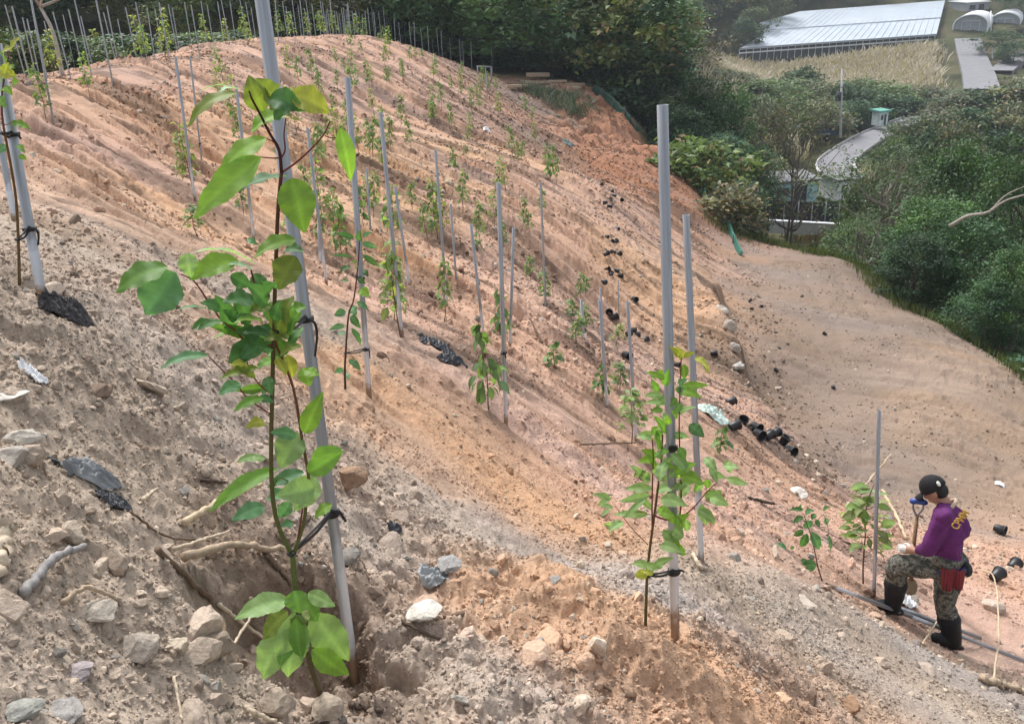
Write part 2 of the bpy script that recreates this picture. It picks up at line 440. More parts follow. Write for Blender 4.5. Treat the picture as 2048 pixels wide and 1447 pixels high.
# patches of differently coloured soil
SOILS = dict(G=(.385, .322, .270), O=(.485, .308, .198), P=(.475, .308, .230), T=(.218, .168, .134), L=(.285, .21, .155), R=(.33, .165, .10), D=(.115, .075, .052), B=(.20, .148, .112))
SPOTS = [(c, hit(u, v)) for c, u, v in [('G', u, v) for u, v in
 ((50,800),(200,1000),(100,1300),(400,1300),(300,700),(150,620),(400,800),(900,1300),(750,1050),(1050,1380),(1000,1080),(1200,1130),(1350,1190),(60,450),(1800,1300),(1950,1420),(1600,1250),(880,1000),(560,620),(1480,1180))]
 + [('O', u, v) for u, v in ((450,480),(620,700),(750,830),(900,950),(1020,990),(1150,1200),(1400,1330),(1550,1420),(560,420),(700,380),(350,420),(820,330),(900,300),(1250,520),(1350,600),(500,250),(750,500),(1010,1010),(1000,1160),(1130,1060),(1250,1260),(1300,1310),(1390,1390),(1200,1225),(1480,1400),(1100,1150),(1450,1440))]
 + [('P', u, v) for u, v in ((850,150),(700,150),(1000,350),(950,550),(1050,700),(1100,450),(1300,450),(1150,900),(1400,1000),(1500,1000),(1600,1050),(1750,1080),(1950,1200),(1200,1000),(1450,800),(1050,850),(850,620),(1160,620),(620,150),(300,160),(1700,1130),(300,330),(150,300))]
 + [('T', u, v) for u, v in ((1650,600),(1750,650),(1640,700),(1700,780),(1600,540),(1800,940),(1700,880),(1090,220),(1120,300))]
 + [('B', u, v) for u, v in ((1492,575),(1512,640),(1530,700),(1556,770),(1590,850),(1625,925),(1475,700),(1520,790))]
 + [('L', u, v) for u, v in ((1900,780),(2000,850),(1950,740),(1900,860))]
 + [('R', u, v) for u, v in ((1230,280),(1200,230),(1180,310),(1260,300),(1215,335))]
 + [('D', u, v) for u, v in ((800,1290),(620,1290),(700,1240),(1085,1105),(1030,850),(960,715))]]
def soil_colour(x, y):
    shp = x.shape; x = x.ravel(); y = y.ravel()
    wx = x + (0.10 + 0.035 * np.hypot(x, y)) * fbm(x * 1.3, y * 1.3, 71, 3); wy = y + (0.10 + .035 * np.hypot(x, y)) * fbm(x * 1.3 + 40, y * 1.3, 72, 3)
    s, t, _ = _q(wx, wy)
    num = np.zeros((len(x), 3)); den = np.zeros(len(x))
    for c, p in SPOTS:
        ss, tt, _ = _q(p[0:1], p[1:2])
        # patches are drawn out along the drag direction
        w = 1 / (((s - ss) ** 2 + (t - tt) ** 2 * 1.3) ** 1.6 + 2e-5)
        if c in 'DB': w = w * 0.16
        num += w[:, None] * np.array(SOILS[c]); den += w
    col = num / den[:, None]
    a = x * SD[0] + y * SD[1]; cc = x * SN[0] + y * SN[1]
    st = vnoise(a * .5, cc * 3.0, 73) * .5 + vnoise(a * 1.3, cc * 9, 74) * .35 + fbm(x * .7, y * .7, 75, 3) * .35
    col = col * (1 + 0.30 * st)[:, None]
    # thin broken streaks: scrape-line shade painted into the colour, mixed with damp subsoil
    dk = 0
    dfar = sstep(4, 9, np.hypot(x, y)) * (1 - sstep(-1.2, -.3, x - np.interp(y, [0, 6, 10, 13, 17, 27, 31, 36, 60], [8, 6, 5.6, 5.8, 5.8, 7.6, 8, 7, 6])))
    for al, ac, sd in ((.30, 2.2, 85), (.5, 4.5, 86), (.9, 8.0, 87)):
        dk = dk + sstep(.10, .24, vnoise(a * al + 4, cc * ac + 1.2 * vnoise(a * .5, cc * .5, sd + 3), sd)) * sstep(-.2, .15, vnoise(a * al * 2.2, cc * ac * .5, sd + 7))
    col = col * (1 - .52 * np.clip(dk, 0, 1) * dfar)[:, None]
    warm = np.clip(vnoise(a * .35, cc * 1.6, 76) * 1.2, -.5, .5)
    col = col * np.stack([1 + .08 * warm, np.ones_like(warm), 1 - .13 * warm], 1)
    return col.reshape(shp + (3,))
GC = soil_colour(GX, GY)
_veg = np.array([.055, .060, .028]) * (1 + .8 * fbm(GX * .4, GY * .4, 77, 3))[..., None]
_dry = np.array([.16, .125, .075])
_vm = sstep(-.1, .35, fbm(GX * .22, GY * .22, 78, 3))[..., None]
_veg = _veg * (1 - .35 * _vm) + _dry * .35 * _vm
GC = GC * _soil[..., None] + _veg * (1 - _soil[..., None])
_r, _c = GX.shape
_i = np.arange(_r - 1)[:, None] * _c; _j = np.arange(_c - 1)
_F = np.stack([_i + _j, _i + _j + 1, _i + _c + _j + 1, _i + _c + _j], -1).reshape(-1, 4)
soil_m = attr_mat('soil', rough=.97, grain=.30, scale=55, bump=.6, bdist=.014, spec=.15)
_st = soil_m.node_tree; _nb = _st.nodes.new('ShaderNodeTexNoise'); _nb.inputs['Scale'].default_value = 7; _nb.inputs['Detail'].default_value = 8; _nb.inputs['Roughness'].default_value = .7
_st.links.new(_st.nodes['Texture Coordinate'].outputs['Object'], _nb.inputs['Vector'])
_b2p = _st.nodes.new('ShaderNodeBump'); _b2p.inputs['Strength'].default_value = .6; _b2p.inputs['Distance'].default_value = .06
_st.links.new(_nb.outputs['Fac'], _b2p.inputs['Height']); _st.links.new(_b2p.outputs[0], _st.nodes['Bump'].inputs['Normal'])
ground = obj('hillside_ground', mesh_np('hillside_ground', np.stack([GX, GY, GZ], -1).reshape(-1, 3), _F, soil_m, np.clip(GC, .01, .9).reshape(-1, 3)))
tag(ground, 'bare orange and grey brown hillside with a flat dirt terrace below', 'ground', kind='structure')
# ------------------------------------------------------------------ loose stones and clods lying all over the slope
_ic_t = (1 + 5 ** .5) / 2
ICO_V = np.array([(-1, _ic_t, 0), (1, _ic_t, 0), (-1, -_ic_t, 0), (1, -_ic_t, 0), (0, -1, _ic_t), (0, 1, _ic_t), (0, -1, -_ic_t), (0, 1, -_ic_t), (_ic_t, 0, -1), (_ic_t, 0, 1), (-_ic_t, 0, -1), (-_ic_t, 0, 1)], float)
ICO_V /= np.linalg.norm(ICO_V[0])
ICO_F = np.array([(0, 11, 5), (0, 5, 1), (0, 1, 7), (0, 7, 10), (0, 10, 11), (1, 5, 9), (5, 11, 4), (11, 10, 2), (10, 7, 6), (7, 1, 8), (3, 9, 4), (3, 4, 2), (3, 2, 6), (3, 6, 8), (3, 8, 9), (4, 9, 5), (2, 4, 11), (6, 2, 10), (8, 6, 7), (9, 8, 1)])
def subdivide(V, F):
    V = list(map(tuple, V)); cache = {}
    def mid(a, b):
        k = (min(a, b), max(a, b))
        if k not in cache:
            p = np.array(V[a]) + np.array(V[b]); p /= np.linalg.norm(p); cache[k] = len(V); V.append(tuple(p))
        return cache[k]
    G = []
    for a, b, c in F:
        x, y, z = mid(a, b), mid(b, c), mid(c, a)
        G += [(a, x, z), (b, y, x), (c, z, y), (x, y, z)]
    return np.array(V), np.array(G)
ICO2_V, ICO2_F = subdivide(ICO_V, ICO_F)
ICO3_V, ICO3_F = subdivide(ICO2_V, ICO2_F)

def full_H(x, y):
    d = np.hypot(x, y)
    return H(x, y) + relief(x, y, (y + .8) * .0038) * (0.25 + .75 * soil_mask(x, y))

def stones(N, P, rad, col, fine=False, flat=0.75):
    """N angular lumps as one set of arrays"""
    bv, bf = (ICO3_V, ICO3_F) if fine else (ICO_V, ICO_F)
    k = len(bv)
    V = np.repeat(bv[None], N, 0) * (1 + .34 * (rng.random((N, k, 1)) - .5) * (.22 if fine else 1.4))
    if fine:
        o_ = rng.uniform(0, 50, (N, 1)); V = V * (1 + .42 * vnoise(V[..., 0] * 1.6 + o_, V[..., 1] * 1.6 + V[..., 2] * 1.1, 3) + .2 * vnoise(V[..., 0] * 4 + o_, V[..., 2] * 4 + V[..., 1] * 2, 4))[..., None]
    # chip flat faces off
    for _ in range(6 if fine else 3):
        nrm = rng.normal(size=(N, 1, 3)); nrm /= np.linalg.norm(nrm, axis=2, keepdims=True)
        h = rng.uniform(.45, .9, (N, 1))
        dt = (V * nrm).sum(2); ex = np.maximum(dt - h, 0)
        V = V - nrm * ex[..., None]
    V = V * np.stack([rng.uniform(.75, 1.45, N), rng.uniform(.7, 1.1, N), rng.uniform(.45, .95, N) * flat / .75], 1)[:, None, :]
    q = rng.normal(size=(N, 4)); q[:, 1:3] *= .45; q /= np.linalg.norm(q, axis=1)[:, None]
    w, x, y, z = q.T
    R = np.stack([1 - 2 * (y * y + z * z), 2 * (x * y - z * w), 2 * (x * z + y * w), 2 * (x * y + z * w), 1 - 2 * (x * x + z * z), 2 * (y * z - x * w), 2 * (x * z - y * w), 2 * (y * z + x * w), 1 - 2 * (x * x + y * y)], 1).reshape(N, 3, 3)
    V = np.einsum('nij,nkj->nki', R, V) * rad[:, None, None] + P[:, None, :]
    F = (bf[None] + (np.arange(N) * k)[:, None, None]).reshape(-1, 3)
    return V.reshape(-1, 3), F, np.repeat(col, k, 0)

def scatter_stones(n, wide=.78):
    s = rng.uniform(-wide, wide, n); Ym = np.exp(rng.uniform(math.log(1.55), math.log(48), n))
    x = s * Ym; y = Ym - .8
    d = np.hypot(x, y)
    a = x * SD[0] + y * SD[1]; c = x * SN[0] + y * SN[1]
    k = .35 + 1.7 * fbm(x * .9, y * .9, 81, 3) + .8 * vnoise(a * .4, c * 1.2, 82)
    k = k + 1.0 * (1 - sstep(2.2, 4.2, d)) + .5 * sstep(1.2, 3, x) * sstep(3, 5, y) * (1 - sstep(11, 14, y))
    for b, amp, w in RUBBLE_BANDS:
        dd = np.full(n, 1e9)
        for p, q in zip(b[:-1], b[1:]): dd = np.minimum(dd, _seg(x, y, p, q)[0])
        k = k + amp * np.exp(-(dd / (w + .02 * d)) ** 2)
    k = k * soil_mask(x, y)
    keep = rng.random(n) < np.clip(k, .03, 1)
    return x[keep], y[keep], d[keep]
RUBBLE_BANDS = [
 ([hit(u, v)[:2] for u, v in ((640, 720), (800, 870), (960, 1010), (1130, 1180), (1280, 1290), (1430, 1400))], -1.6, .22),
 ([hit(u, v)[:2] for u, v in ((1170, 215), (1215, 260), (1250, 300), (1220, 345))], 2.5, 1.5),
 ([hit(u, v)[:2] for u, v in ((1025, 205), (985, 290), (950, 370), (935, 420), (1000, 470), (1060, 600), (1130, 680))], 1.6, .5),
 ([hit(u, v)[:2] for u, v in ((1200, 360), (1225, 480), (1265, 660), (1340, 720), (1480, 850), (1580, 930), (1700, 1010))], 1.1, .5),
 ([hit(u, v)[:2] for u, v in ((1560, 1180), (1780, 1290), (2040, 1400))], 1.8, .5),
 ([hit(u, v)[:2] for u, v in ((1180, 930), (1320, 1010), (1500, 1060), (1650, 1090))], 1.0, .6),
 ([hit(u, v)[:2] for u, v in ((1840, 1050), (1960, 1110), (2048, 1180))], 1.4, .8),
 ([hit(u, v)[:2] for u, v in ((640, 480), (760, 560), (900, 640))], .9, .4),
 ([hit(u, v)[:2] for u, v in ((1440, 620), (1500, 760), (1600, 900))], 1.0, .4),
]
x, y, d = scatter_stones(190000)
_fl = (x > np.interp(y, [0, 6, 10, 13, 17, 27, 31], [20, 9, 6.2, 6.2, 6.2, 8, 8])); _in = np.hypot((x - _pc[0]) / .36, (y - _pc[1]) / .26) < .95
_k = (~_fl | (rng.random(len(x)) < .7)) & (~_in | (rng.random(len(x)) < .8)); x, y, d = x[_k], y[_k], d[_k]
big = rng.pareto(2.8, len(x)) + 1
rad = np.clip(np.maximum(.0045, .00105 * d) * big * rng.uniform(.7, 1.15, len(x)), 0, .0028 * d + .05)
rad = np.minimum(rad, .052) * np.where(x > np.interp(y, [0, 6, 10, 13, 17, 27, 31], [20, 9, 6.2, 6.2, 6.2, 8, 8]), .7, 1)
_in = np.hypot((x - _pc[0]) / .40, (y - _pc[1]) / .27) < 1; rad = np.where(_in, np.minimum(rad, .022), rad)
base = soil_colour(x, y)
n = len(x)
hue = rng.random(n)
tint = base * rng.uniform(.72, 1.32, (n, 1))
pale = hue < .10; grey = (hue > .16) & (hue < .22); dark = hue > .93
tint[pale] = np.array([.52, .43, .34]) * rng.uniform(.85, 1.2, (pale.sum(), 1))
tint[grey] = np.array([.31, .285, .25]) * rng.uniform(.7, 1.25, (grey.sum(), 1))
tint[dark] *= .55; tint[_in] = base[_in] * rng.uniform(.7, 1.3, (_in.sum(), 1))
P = np.stack([x, y, full_H(x, y) + rad * .05], 1)
fine = rad / d > .006
mb = MB()
if fine.any():
    V, F, T = stones(int(fine.sum()), P[fine], rad[fine], tint[fine], True); mb.add(V, None, F, T)
V, F, T = stones(int((~fine).sum()), P[~fine], rad[~fine], tint[~fine]); mb.add(V, None, F, T)
# crumbs of soil close by
s_ = rng.uniform(-.72, .72, 70000); ym_ = np.exp(rng.uniform(math.log(1.5), math.log(5.2), 70000)); xx, yy = s_ * ym_, ym_ - .8
kp = rng.random(70000) < np.clip(.55 + 1.6 * fbm(xx * 2.2, yy * 2.2, 88, 3), .05, 1); xx, yy = xx[kp], yy[kp]; dd = np.hypot(xx, yy)
rr = np.clip(.0016 * dd * (rng.pareto(3.0, len(xx)) + 1) * .9, .003, .013)
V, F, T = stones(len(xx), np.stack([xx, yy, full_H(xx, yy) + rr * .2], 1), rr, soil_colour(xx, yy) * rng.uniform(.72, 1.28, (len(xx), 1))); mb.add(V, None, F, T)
stone_m = attr_mat('loose_stone', rough=.95, grain=.28, scale=70, bump=.8, bdist=.010, spec=.15)
rub = mb.build('rubble', stone_m, smooth=False)
tag(rub, 'loose stones and dry clods of soil strewn over the slope', 'rubble', kind='stuff')
# ------------------------------------------------------------------ steel stakes
steel_m, _t, _b = nodemat('galvanised_steel')
_b.inputs['Metallic'].default_value = .55; _b.inputs['Roughness'].default_value = .42
_tc = _t.nodes.new('ShaderNodeTexCoord'); _mp = _t.nodes.new('ShaderNodeMapping'); _mp.inputs['Scale'].default_value = (60, 60, 5)
_n = _t.nodes.new('ShaderNodeTexNoise'); _n.inputs['Scale'].default_value = 1.0; _n.inputs['Detail'].default_value = 6
_t.links.new(_tc.outputs['Object'], _mp.inputs[0]); _t.links.new(_mp.outputs[0], _n.inputs['Vector'])
_r = _t.nodes.new('ShaderNodeValToRGB'); _r.color_ramp.elements[0].position = .3; _r.color_ramp.elements[1].position = .72
_r.color_ramp.elements[0].color = (.23, .245, .265, 1); _r.color_ramp.elements[1].color = (.41, .43, .46, 1)
_t.links.new(_n.outputs['Fac'], _r.inputs[0])
_sz = _t.nodes.new('ShaderNodeSeparateXYZ'); _t.links.new(_tc.outputs['Object'], _sz.inputs[0])
_n5 = _t.nodes.new('ShaderNodeTexNoise'); _n5.inputs['Scale'].default_value = 26; _n5.inputs['Detail'].default_value = 5; _t.links.new(_tc.outputs['Object'], _n5.inputs['Vector'])
_ad = _t.nodes.new('ShaderNodeMath'); _ad.operation = 'MULTIPLY_ADD'; _ad.inputs[1].default_value = .16; _t.links.new(_n5.outputs['Fac'], _ad.inputs[0]); _t.links.new(_sz.outputs['Z'], _ad.inputs[2])
_z1 = _t.nodes.new('ShaderNodeMapRange'); _z1.inputs[1].default_value = .36; _z1.inputs[2].default_value = .30; _t.links.new(_ad.outputs[0], _z1.inputs[0])
_m1 = _t.nodes.new('ShaderNodeMix'); _m1.data_type = 'RGBA'; _m1.inputs[7].default_value = (.62, .67, .74, 1); _t.links.new(_z1.outputs[0], _m1.inputs[0]); _t.links.new(_r.outputs[0], _m1.inputs[6])
_z2 = _t.nodes.new('ShaderNodeMapRange'); _z2.inputs[1].default_value = .165; _z2.inputs[2].default_value = .125; _t.links.new(_ad.outputs[0], _z2.inputs[0])
_m2 = _t.nodes.new('ShaderNodeMix'); _m2.data_type = 'RGBA'; _m2.inputs[7].default_value = (.30, .22, .16, 1); _t.links.new(_z2.outputs[0], _m2.inputs[0]); _t.links.new(_m1.outputs[2], _m2.inputs[6])
_n6 = _t.nodes.new('ShaderNodeMapRange'); _n6.inputs[1].default_value = .62; _n6.inputs[2].default_value = .72; _n6.inputs[4].default_value = .45; _t.links.new(_n5.outputs['Fac'], _n6.inputs[0])
_m3 = _t.nodes.new('ShaderNodeMix'); _m3.data_type = 'RGBA'; _m3.inputs[7].default_value = (.33, .29, .25, 1); _t.links.new(_n6.outputs[0], _m3.inputs[0]); _t.links.new(_m2.outputs[2], _m3.inputs[6])
_t.links.new(_m3.outputs[2], _b.inputs['Base Color'])
_mr = _t.nodes.new('ShaderNodeMapRange'); _mr.inputs[3].default_value = .34; _mr.inputs[4].default_value = .6
_t.links.new(_n.outputs['Fac'], _mr.inputs[0]); _t.links.new(_mr.outputs[0], _b.inputs['Roughness'])
zinc_m = mat('bright_zinc', (.62, .66, .72), rough=.45, metal=.5, noise=.25, scale=45)
tie_m = mat('black_tie', (.012, .012, .014), rough=.55, noise=.3, scale=80)
steel_far_m = mat('dull_steel', (.31, .325, .34), rough=.55, metal=.35, noise=.15, scale=8)

def stake_mesh(name, R, seg, m, wall=.0025):
    """open ended pipe one metre tall, to be stretched to its length"""
    an = np.arange(seg) * 2 * np.pi / seg; c, s = np.cos(an), np.sin(an)
    rings = [(R, 0), (R, 1), (R - wall, 1), (R - wall, .9)]
    V = np.vstack([np.stack([r * c, r * s, np.full(seg, z)], 1) for r, z in rings])
    j = np.arange(seg); k = (j + 1) % seg
    F = np.vstack([np.stack([i * seg + j, i * seg + k, (i + 1) * seg + k, (i + 1) * seg + j], 1) for i in range(3)])
    return mesh_np(name, V, F, m, None, True)
PR = .0172
stake_near = stake_mesh('stake_tube', PR, 28, steel_m)
stake_mid = stake_mesh('stake_tube', PR, 14, steel_m)
stake_far = stake_mesh('stake_tube', PR * .88, 8, steel_far_m)
def align(o, B, T):
    d = Vector(T - B); o.location = Vector(B); o.rotation_mode = 'QUATERNION'
    o.rotation_quaternion = d.to_track_quat('Z', 'Y'); o.scale = (1, 1, d.length)
    bpy_m = Matrix.Translation(Vector(B)) @ d.to_track_quat('Z', 'Y').to_matrix().to_4x4()
    return bpy_m
def child_world(o, parent):
    """keep a part built in world coordinates where it is under a placed parent"""
    o.parent = parent
    mw = Matrix.LocRotScale(parent.location, parent.rotation_quaternion if parent.rotation_mode == 'QUATERNION' else parent.rotation_euler, parent.scale)
    o.matrix_parent_inverse = mw.inverted()
def stake(top, base, label, group=None, me=None, sink=.06, L=None, tmin=.8):
    B = hit(*base, tmin=tmin); T = onplane(top[0], top[1], B)
    if L: T = B + (T - B) / np.linalg.norm(T - B) * L
    d = (T - B) / np.linalg.norm(T - B)
    o = obj('stake', me or stake_mid); align(o, B - d * sink, T)
    tag(o, label, 'stake', group)
    return o, B, T

def tie_at(pole, B, T, f, target=None, tail=None, r=.0035):
    """black tie wound round the stake at fraction f, strap to a plant stem, loose tail"""
    p = B + (T - B) * f; d = (T - B) / np.linalg.norm(T - B)
    mb = MB()
    x = np.cross(d, [0, 0.3, .1]); x /= np.linalg.norm(x); y = np.cross(d, x)
    an = np.linspace(0, 2 * np.pi * 1.9, 46)
    ring = p + (PR + r * .7) * (np.cos(an)[:, None] * x + np.sin(an)[:, None] * y) + d * (np.linspace(-.5, .5, 46)[:, None] * r * 2.2)
    mb.tube(ring, r, 6)
    tw = -p / np.linalg.norm(p)
    k = p + tw * (PR + r)
    mb.tube([k - d * r * 1.5, k, k + d * r * 1.6], [r * 1.4, r * 2.0, r * 1.2], 7)
    if target is not None:
        q = np.asarray(target); m_ = (k + q) / 2 - d * .012
        mb.tube(smooth_path([k, m_, q], 10), r * .95, 6)
        mb.tube(smooth_path([k + d * .008, m_ + d * .014, q + d * .004], 10), r * .8, 6)
        an = np.linspace(0, 2 * np.pi, 14)
        mb.tube(q + .0085 * (np.cos(an)[:, None] * x + np.sin(an)[:, None] * y), r, 6)
    if tail is not None: mb.tube(smooth_path([k] + [np.asarray(t_) for t_ in tail], 10), np.linspace(r * 1.1, r * .8, 10), 6)
    o = mb.build('tie', tie_m); child_world(o, pole)
    return o

# ------------------------------------------------------------------ leaves and saplings
leaf_m = attr_mat('sapling_leaf', rough=.55, grain=.14, scale=35, bump=.15, bdist=.004, translucent=.40, spec=.35)
bark_m = attr_mat('young_bark', rough=.8, grain=.3, scale=120, bump=.4, bdist=.002)

def leaf_arrays(b, t, w, face, roll=0.0, bend=.12, fold=.25, col=(.1, .22, .04), nu=8, nv=4, tooth=0.0, twist=0.0):
    """one leaf from base b to tip t, w wide, its upper face towards `face` turned by roll about the midrib"""
    b = np.asarray(b, float); t = np.asarray(t, float); ax = t - b; L = np.linalg.norm(ax); ax /= L
    n = np.asarray(face, float); n = n - ax * np.dot(n, ax); n /= np.linalg.norm(n)
    n = rot_axis(ax, roll) @ n; s = np.cross(ax, n)
    u = np.linspace(0, 1, nu + 1); v = np.linspace(-1, 1, nv + 1)
    hw = np.sin(np.pi * u ** .82) ** .85 * (1 - .25 * u) * 1.08
    hw[0] = .03; hw[-1] = 0.0
    V = []
    for ui, h in zip(u, hw):
        a_ = twist * ui; sn = math.cos(a_) * s + math.sin(a_) * n; nn = math.cos(a_) * n - math.sin(a_) * s
        c = b + ax * L * ui + n * (bend * L * math.sin(math.pi * ui) )
        e = 1 + tooth * (1 if int(ui * nu + .5) % 2 else -1)
        for vi in v:
            rip = .05 * w * math.sin(ui * 19) * abs(vi) ** 2
            V.append(c + sn * (vi * h * w * .5 * e) + nn * (fold * abs(vi) * h * w * .5 + rip))
    V = np.array(V); k = nv + 1
    F = [(i * k + j, i * k + j + 1, (i + 1) * k + j + 1, (i + 1) * k + j) for i in range(nu) for j in range(nv)]
    T = np.repeat(np.asarray(col, float)[None], len(V), 0)
    vv = np.tile(np.abs(v), nu + 1); uu = np.repeat(u, nv + 1)
    if nu > 14: T = T * (1 + .055 * np.cos(2 * np.pi * (uu * 8.5 - vv * 1.3)) + .05 * vnoise(uu * 5 + b[0] * 90, vv * 3 + b[2] * 70, 9))[:, None]
    T = T * (1 + .35 * (vv < .1) )[:, None] * np.array([1, 1, 1])
    return V, F, T

LC = dict(g=(.14, .275, .058), b=(.185, .325, .055), d=(.075, .175, .062), y=(.32, .34, .065), o=(.155, .200, .045), t=(.105, .235, .115), p=(.30, .43, .27), l=(.235, .36, .15), k=(.05, .125, .048))
def px_leaves(mb, B, rows, scale=1.0, ox=0, oy=0, jit=.09, seed=1, stems=None, tooth=.03, gain=1.0, nu=22, wide=1.2):
    """leaves given as picture base, tip, width in pixels, colour and roll, hung in the plant's own upright plane with depth to it"""
    r = np.random.default_rng(seed)
    toward = -np.array([B[0], B[1], 0]) / np.hypot(B[0], B[1])
    for row in rows:
        bx, by, tx, ty, w, c = row[:6]; roll = row[6] if len(row) > 6 else None
        bx, by, tx, ty = ox + bx / scale, oy + by / scale, ox + tx / scale, oy + ty / scale
        o = r.uniform(-jit, jit) * .6
        b = onplane(bx, by, B, o); t = onplane(tx, ty, B, o + r.uniform(.0, jit) * (.6 if w < 100 else .3))
        ww = w / scale / FPX * depth(b) * wide
        if roll is None: roll = r.uniform(-.55, .55)
        roll = roll * .75
        face = toward * .8 + np.array([0, 0, .75])
        col = np.array(LC[c]) * r.uniform(.82, 1.2) * gain
        V, F, T = leaf_arrays(b, t, ww, face, roll, bend=r.uniform(.03, .16), fold=r.uniform(.1, .4), col=col, nu=nu, nv=6, tooth=tooth, twist=r.uniform(-.5, .5))
        mb.add(V, F, None, T)
def px_stem(mb, B, pts, r0, r1, c0=(.11, .045, .03), c1=None, scale=1.0, ox=0, oy=0, offs=None, n=20):
    P = [onplane(ox + u / scale, oy + v / scale, B, 0 if offs is None else offs[i]) for i, (u, v) in enumerate(pts)]
    P = smooth_path(P, n); c1 = c1 or c0
    T = np.array(c0) + (np.array(c1) - np.array(c0)) * np.repeat(np.linspace(0, 1, n), 7)[:, None]
    T = np.vstack([T, T[0], T[-1]])
    mb.tube(P, np.linspace(r0, r1, n), 7, True, T)

def sapling_px(base, label, leaves, stems, group=None, cat='sapling', seed=1, scale=1, ox=0, oy=0, jit=.09, r0=.007, gain=1.0, name='sapling', tooth=.03, B=None):
    if B is None: B = hit(*base)
    root = empty(name, Vector(B)); tag(root, label, cat, group)
    sm = MB()
    for st in stems:
        px_stem(sm, B, st['p'], st.get('r0', r0), st.get('r1', r0 * .35), st.get('c0', (.12, .05, .035)), st.get('c1'), scale, ox, oy)
    so = sm.build('stem', bark_m); child_world(so, root)
    lm = MB(); px_leaves(lm, B, leaves, scale, ox, oy, jit, seed, tooth=tooth, gain=gain)
    lo = lm.build('foliage', leaf_m); child_world(lo, root)
    return root, B

# --- nearest stake and its sapling
st0, sB0, sT0 = stake((514, -70), (707, 1340), 'thick galvanised stake closest to the viewer, tied to the broad-leaved sapling in the dug pit', me=stake_near)
GREENSTEM = (.10, .13, .035)
MAIN = [
 (533,276,436,352,44,'b',.3),(522,314,385,439,58,'b',.1),(475,186,374,256,30,'o',.5),(478,180,392,190,14,'p',1.2),(474,178,440,184,20,'p',.9),
 (525,222,497,150,44,'o',-.4),(548,216,512,156,50,'o',.3),(539,196,611,222,42,'d',.2),(548,240,600,205,40,'d',-.5),(580,188,661,226,52,'y',0),(571,227,501,266,42,'b',.3),
 (681,256,703,364,32,'b',.2),(583,356,609,466,64,'b',0),(577,353,472,382,36,'t',1.0),(591,479,506,516,40,'b',.3),(495,478,515,490,12,'t',.2),
 (352,545,290,630,86,'t',0),(336,533,231,585,54,'g',.5),(374,506,382,556,34,'l',.1),(478,522,378,560,44,'b',.2),(510,529,374,508,22,'p',1.1),(505,540,455,528,20,'p',.9),
 (461,550,504,574,26,'d',.3),(507,547,533,594,28,'d',0),(591,512,557,580,56,'o',.1),(571,498,608,504,24,'d',.2),(440,622,400,604,28,'d',.5),(467,657,429,588,36,'d',.1),
 (513,606,444,604,42,'d',.2),(540,612,498,622,25,'o',.2),(554,666,588,590,46,'o',-.2),(552,655,604,624,42,'g',.4),(528,643,467,645,22,'b',.7),(417,618,353,619,14,'t',1.0),
 (443,642,394,660,20,'d',.6),(527,672,423,677,24,'g',.7),(539,668,484,666,26,'k',.3),(548,696,464,689,34,'d',.2),(577,669,527,682,30,'o',.3),(606,654,574,706,18,'d',.4),
 (417,711,318,738,24,'t',.6),(495,703,457,724,38,'d',0),(495,706,466,738,24,'y',.3),(553,718,512,738,24,'g',.3),(516,735,437,758,21,'o',.4),(481,767,437,790,26,'t',.2),
 (548,753,524,788,22,'d',.1),(574,709,586,755,26,'y',0),(606,735,620,772,30,'b',0),(527,796,466,823,20,'g',.4),(548,802,508,799,17,'t',.3),(609,866,646,782,34,'b',.1),
 (530,845,490,855,22,'y',.2),(596,864,560,937,52,'l',0),(592,872,540,864,24,'t',.3),(532,916,476,924,19,'l',.5),(556,936,416,1025,30,'g',.4),(608,944,534,974,28,'t',.5),
 (632,952,588,1021,54,'l',0),(616,944,688,900,36,'g',.4),(528,1012,462,1041,32,'t',.2),(572,985,534,1001,26,'t',.2),(664,1008,628,1037,23,'b',.4),(585,1045,560,1052,17,'t',.2),
 (580,1200,468,1238,42,'l',.5),(616,1185,671,1212,27,'l',.2),(588,1180,601,1226,40,'g',.2),(576,1221,526,1278,38,'o',.5),(568,1257,524,1358,54,'l',.1),(592,1221,576,1354,58,'l',0),
 (624,1225,698,1322,62,'l',.2),(624,1297,699,1350,42,'b',.3),(604,1195,636,1242,42,'g',.3),(592,1235,604,1318,30,'g',.3),(575,1275,560,1330,30,'g',-.5),(612,1215,585,1260,34,'o',.4),
 (560,620,600,640,30,'g',.5),(535,640,560,600,30,'d',-.4),(545,700,590,690,30,'g',.4),(500,650,470,630,26,'d',.2),(540,585,520,560,24,'d',.3),(520,690,480,720,30,'d',-.2),
]
def siblings(rows, frac, shift, seed):
    r = np.random.default_rng(seed); ex = []
    for q in rows:
        if r.random() > frac: continue
        dx, dy = r.uniform(-shift, shift, 2); a = r.uniform(-1.0, 1.0); ux, uy = q[2] - q[0], q[3] - q[1]; s = r.uniform(.7, 1.0)
        ex.append((q[0] + dx, q[1] + dy, q[0] + dx + s * (ux * math.cos(a) - uy * math.sin(a)), q[1] + dy + s * (ux * math.sin(a) + uy * math.cos(a)), q[4] * r.uniform(.75, 1.0), q[5]))
    return ex
MAIN += siblings([q for q in MAIN if 560 < q[1] < 800 and 430 < q[0] < 620], .75, 26, 4) + siblings([q for q in MAIN if 850 < q[1] < 1000], .5, 24, 5)
S = lambda p, r0, r1, c0=(.12, .045, .035), c1=None: dict(p=p, r0=r0, r1=r1, c0=c0, c1=c1)
RED = (.16, .035, .03)
sapB = hit(640, 1387)
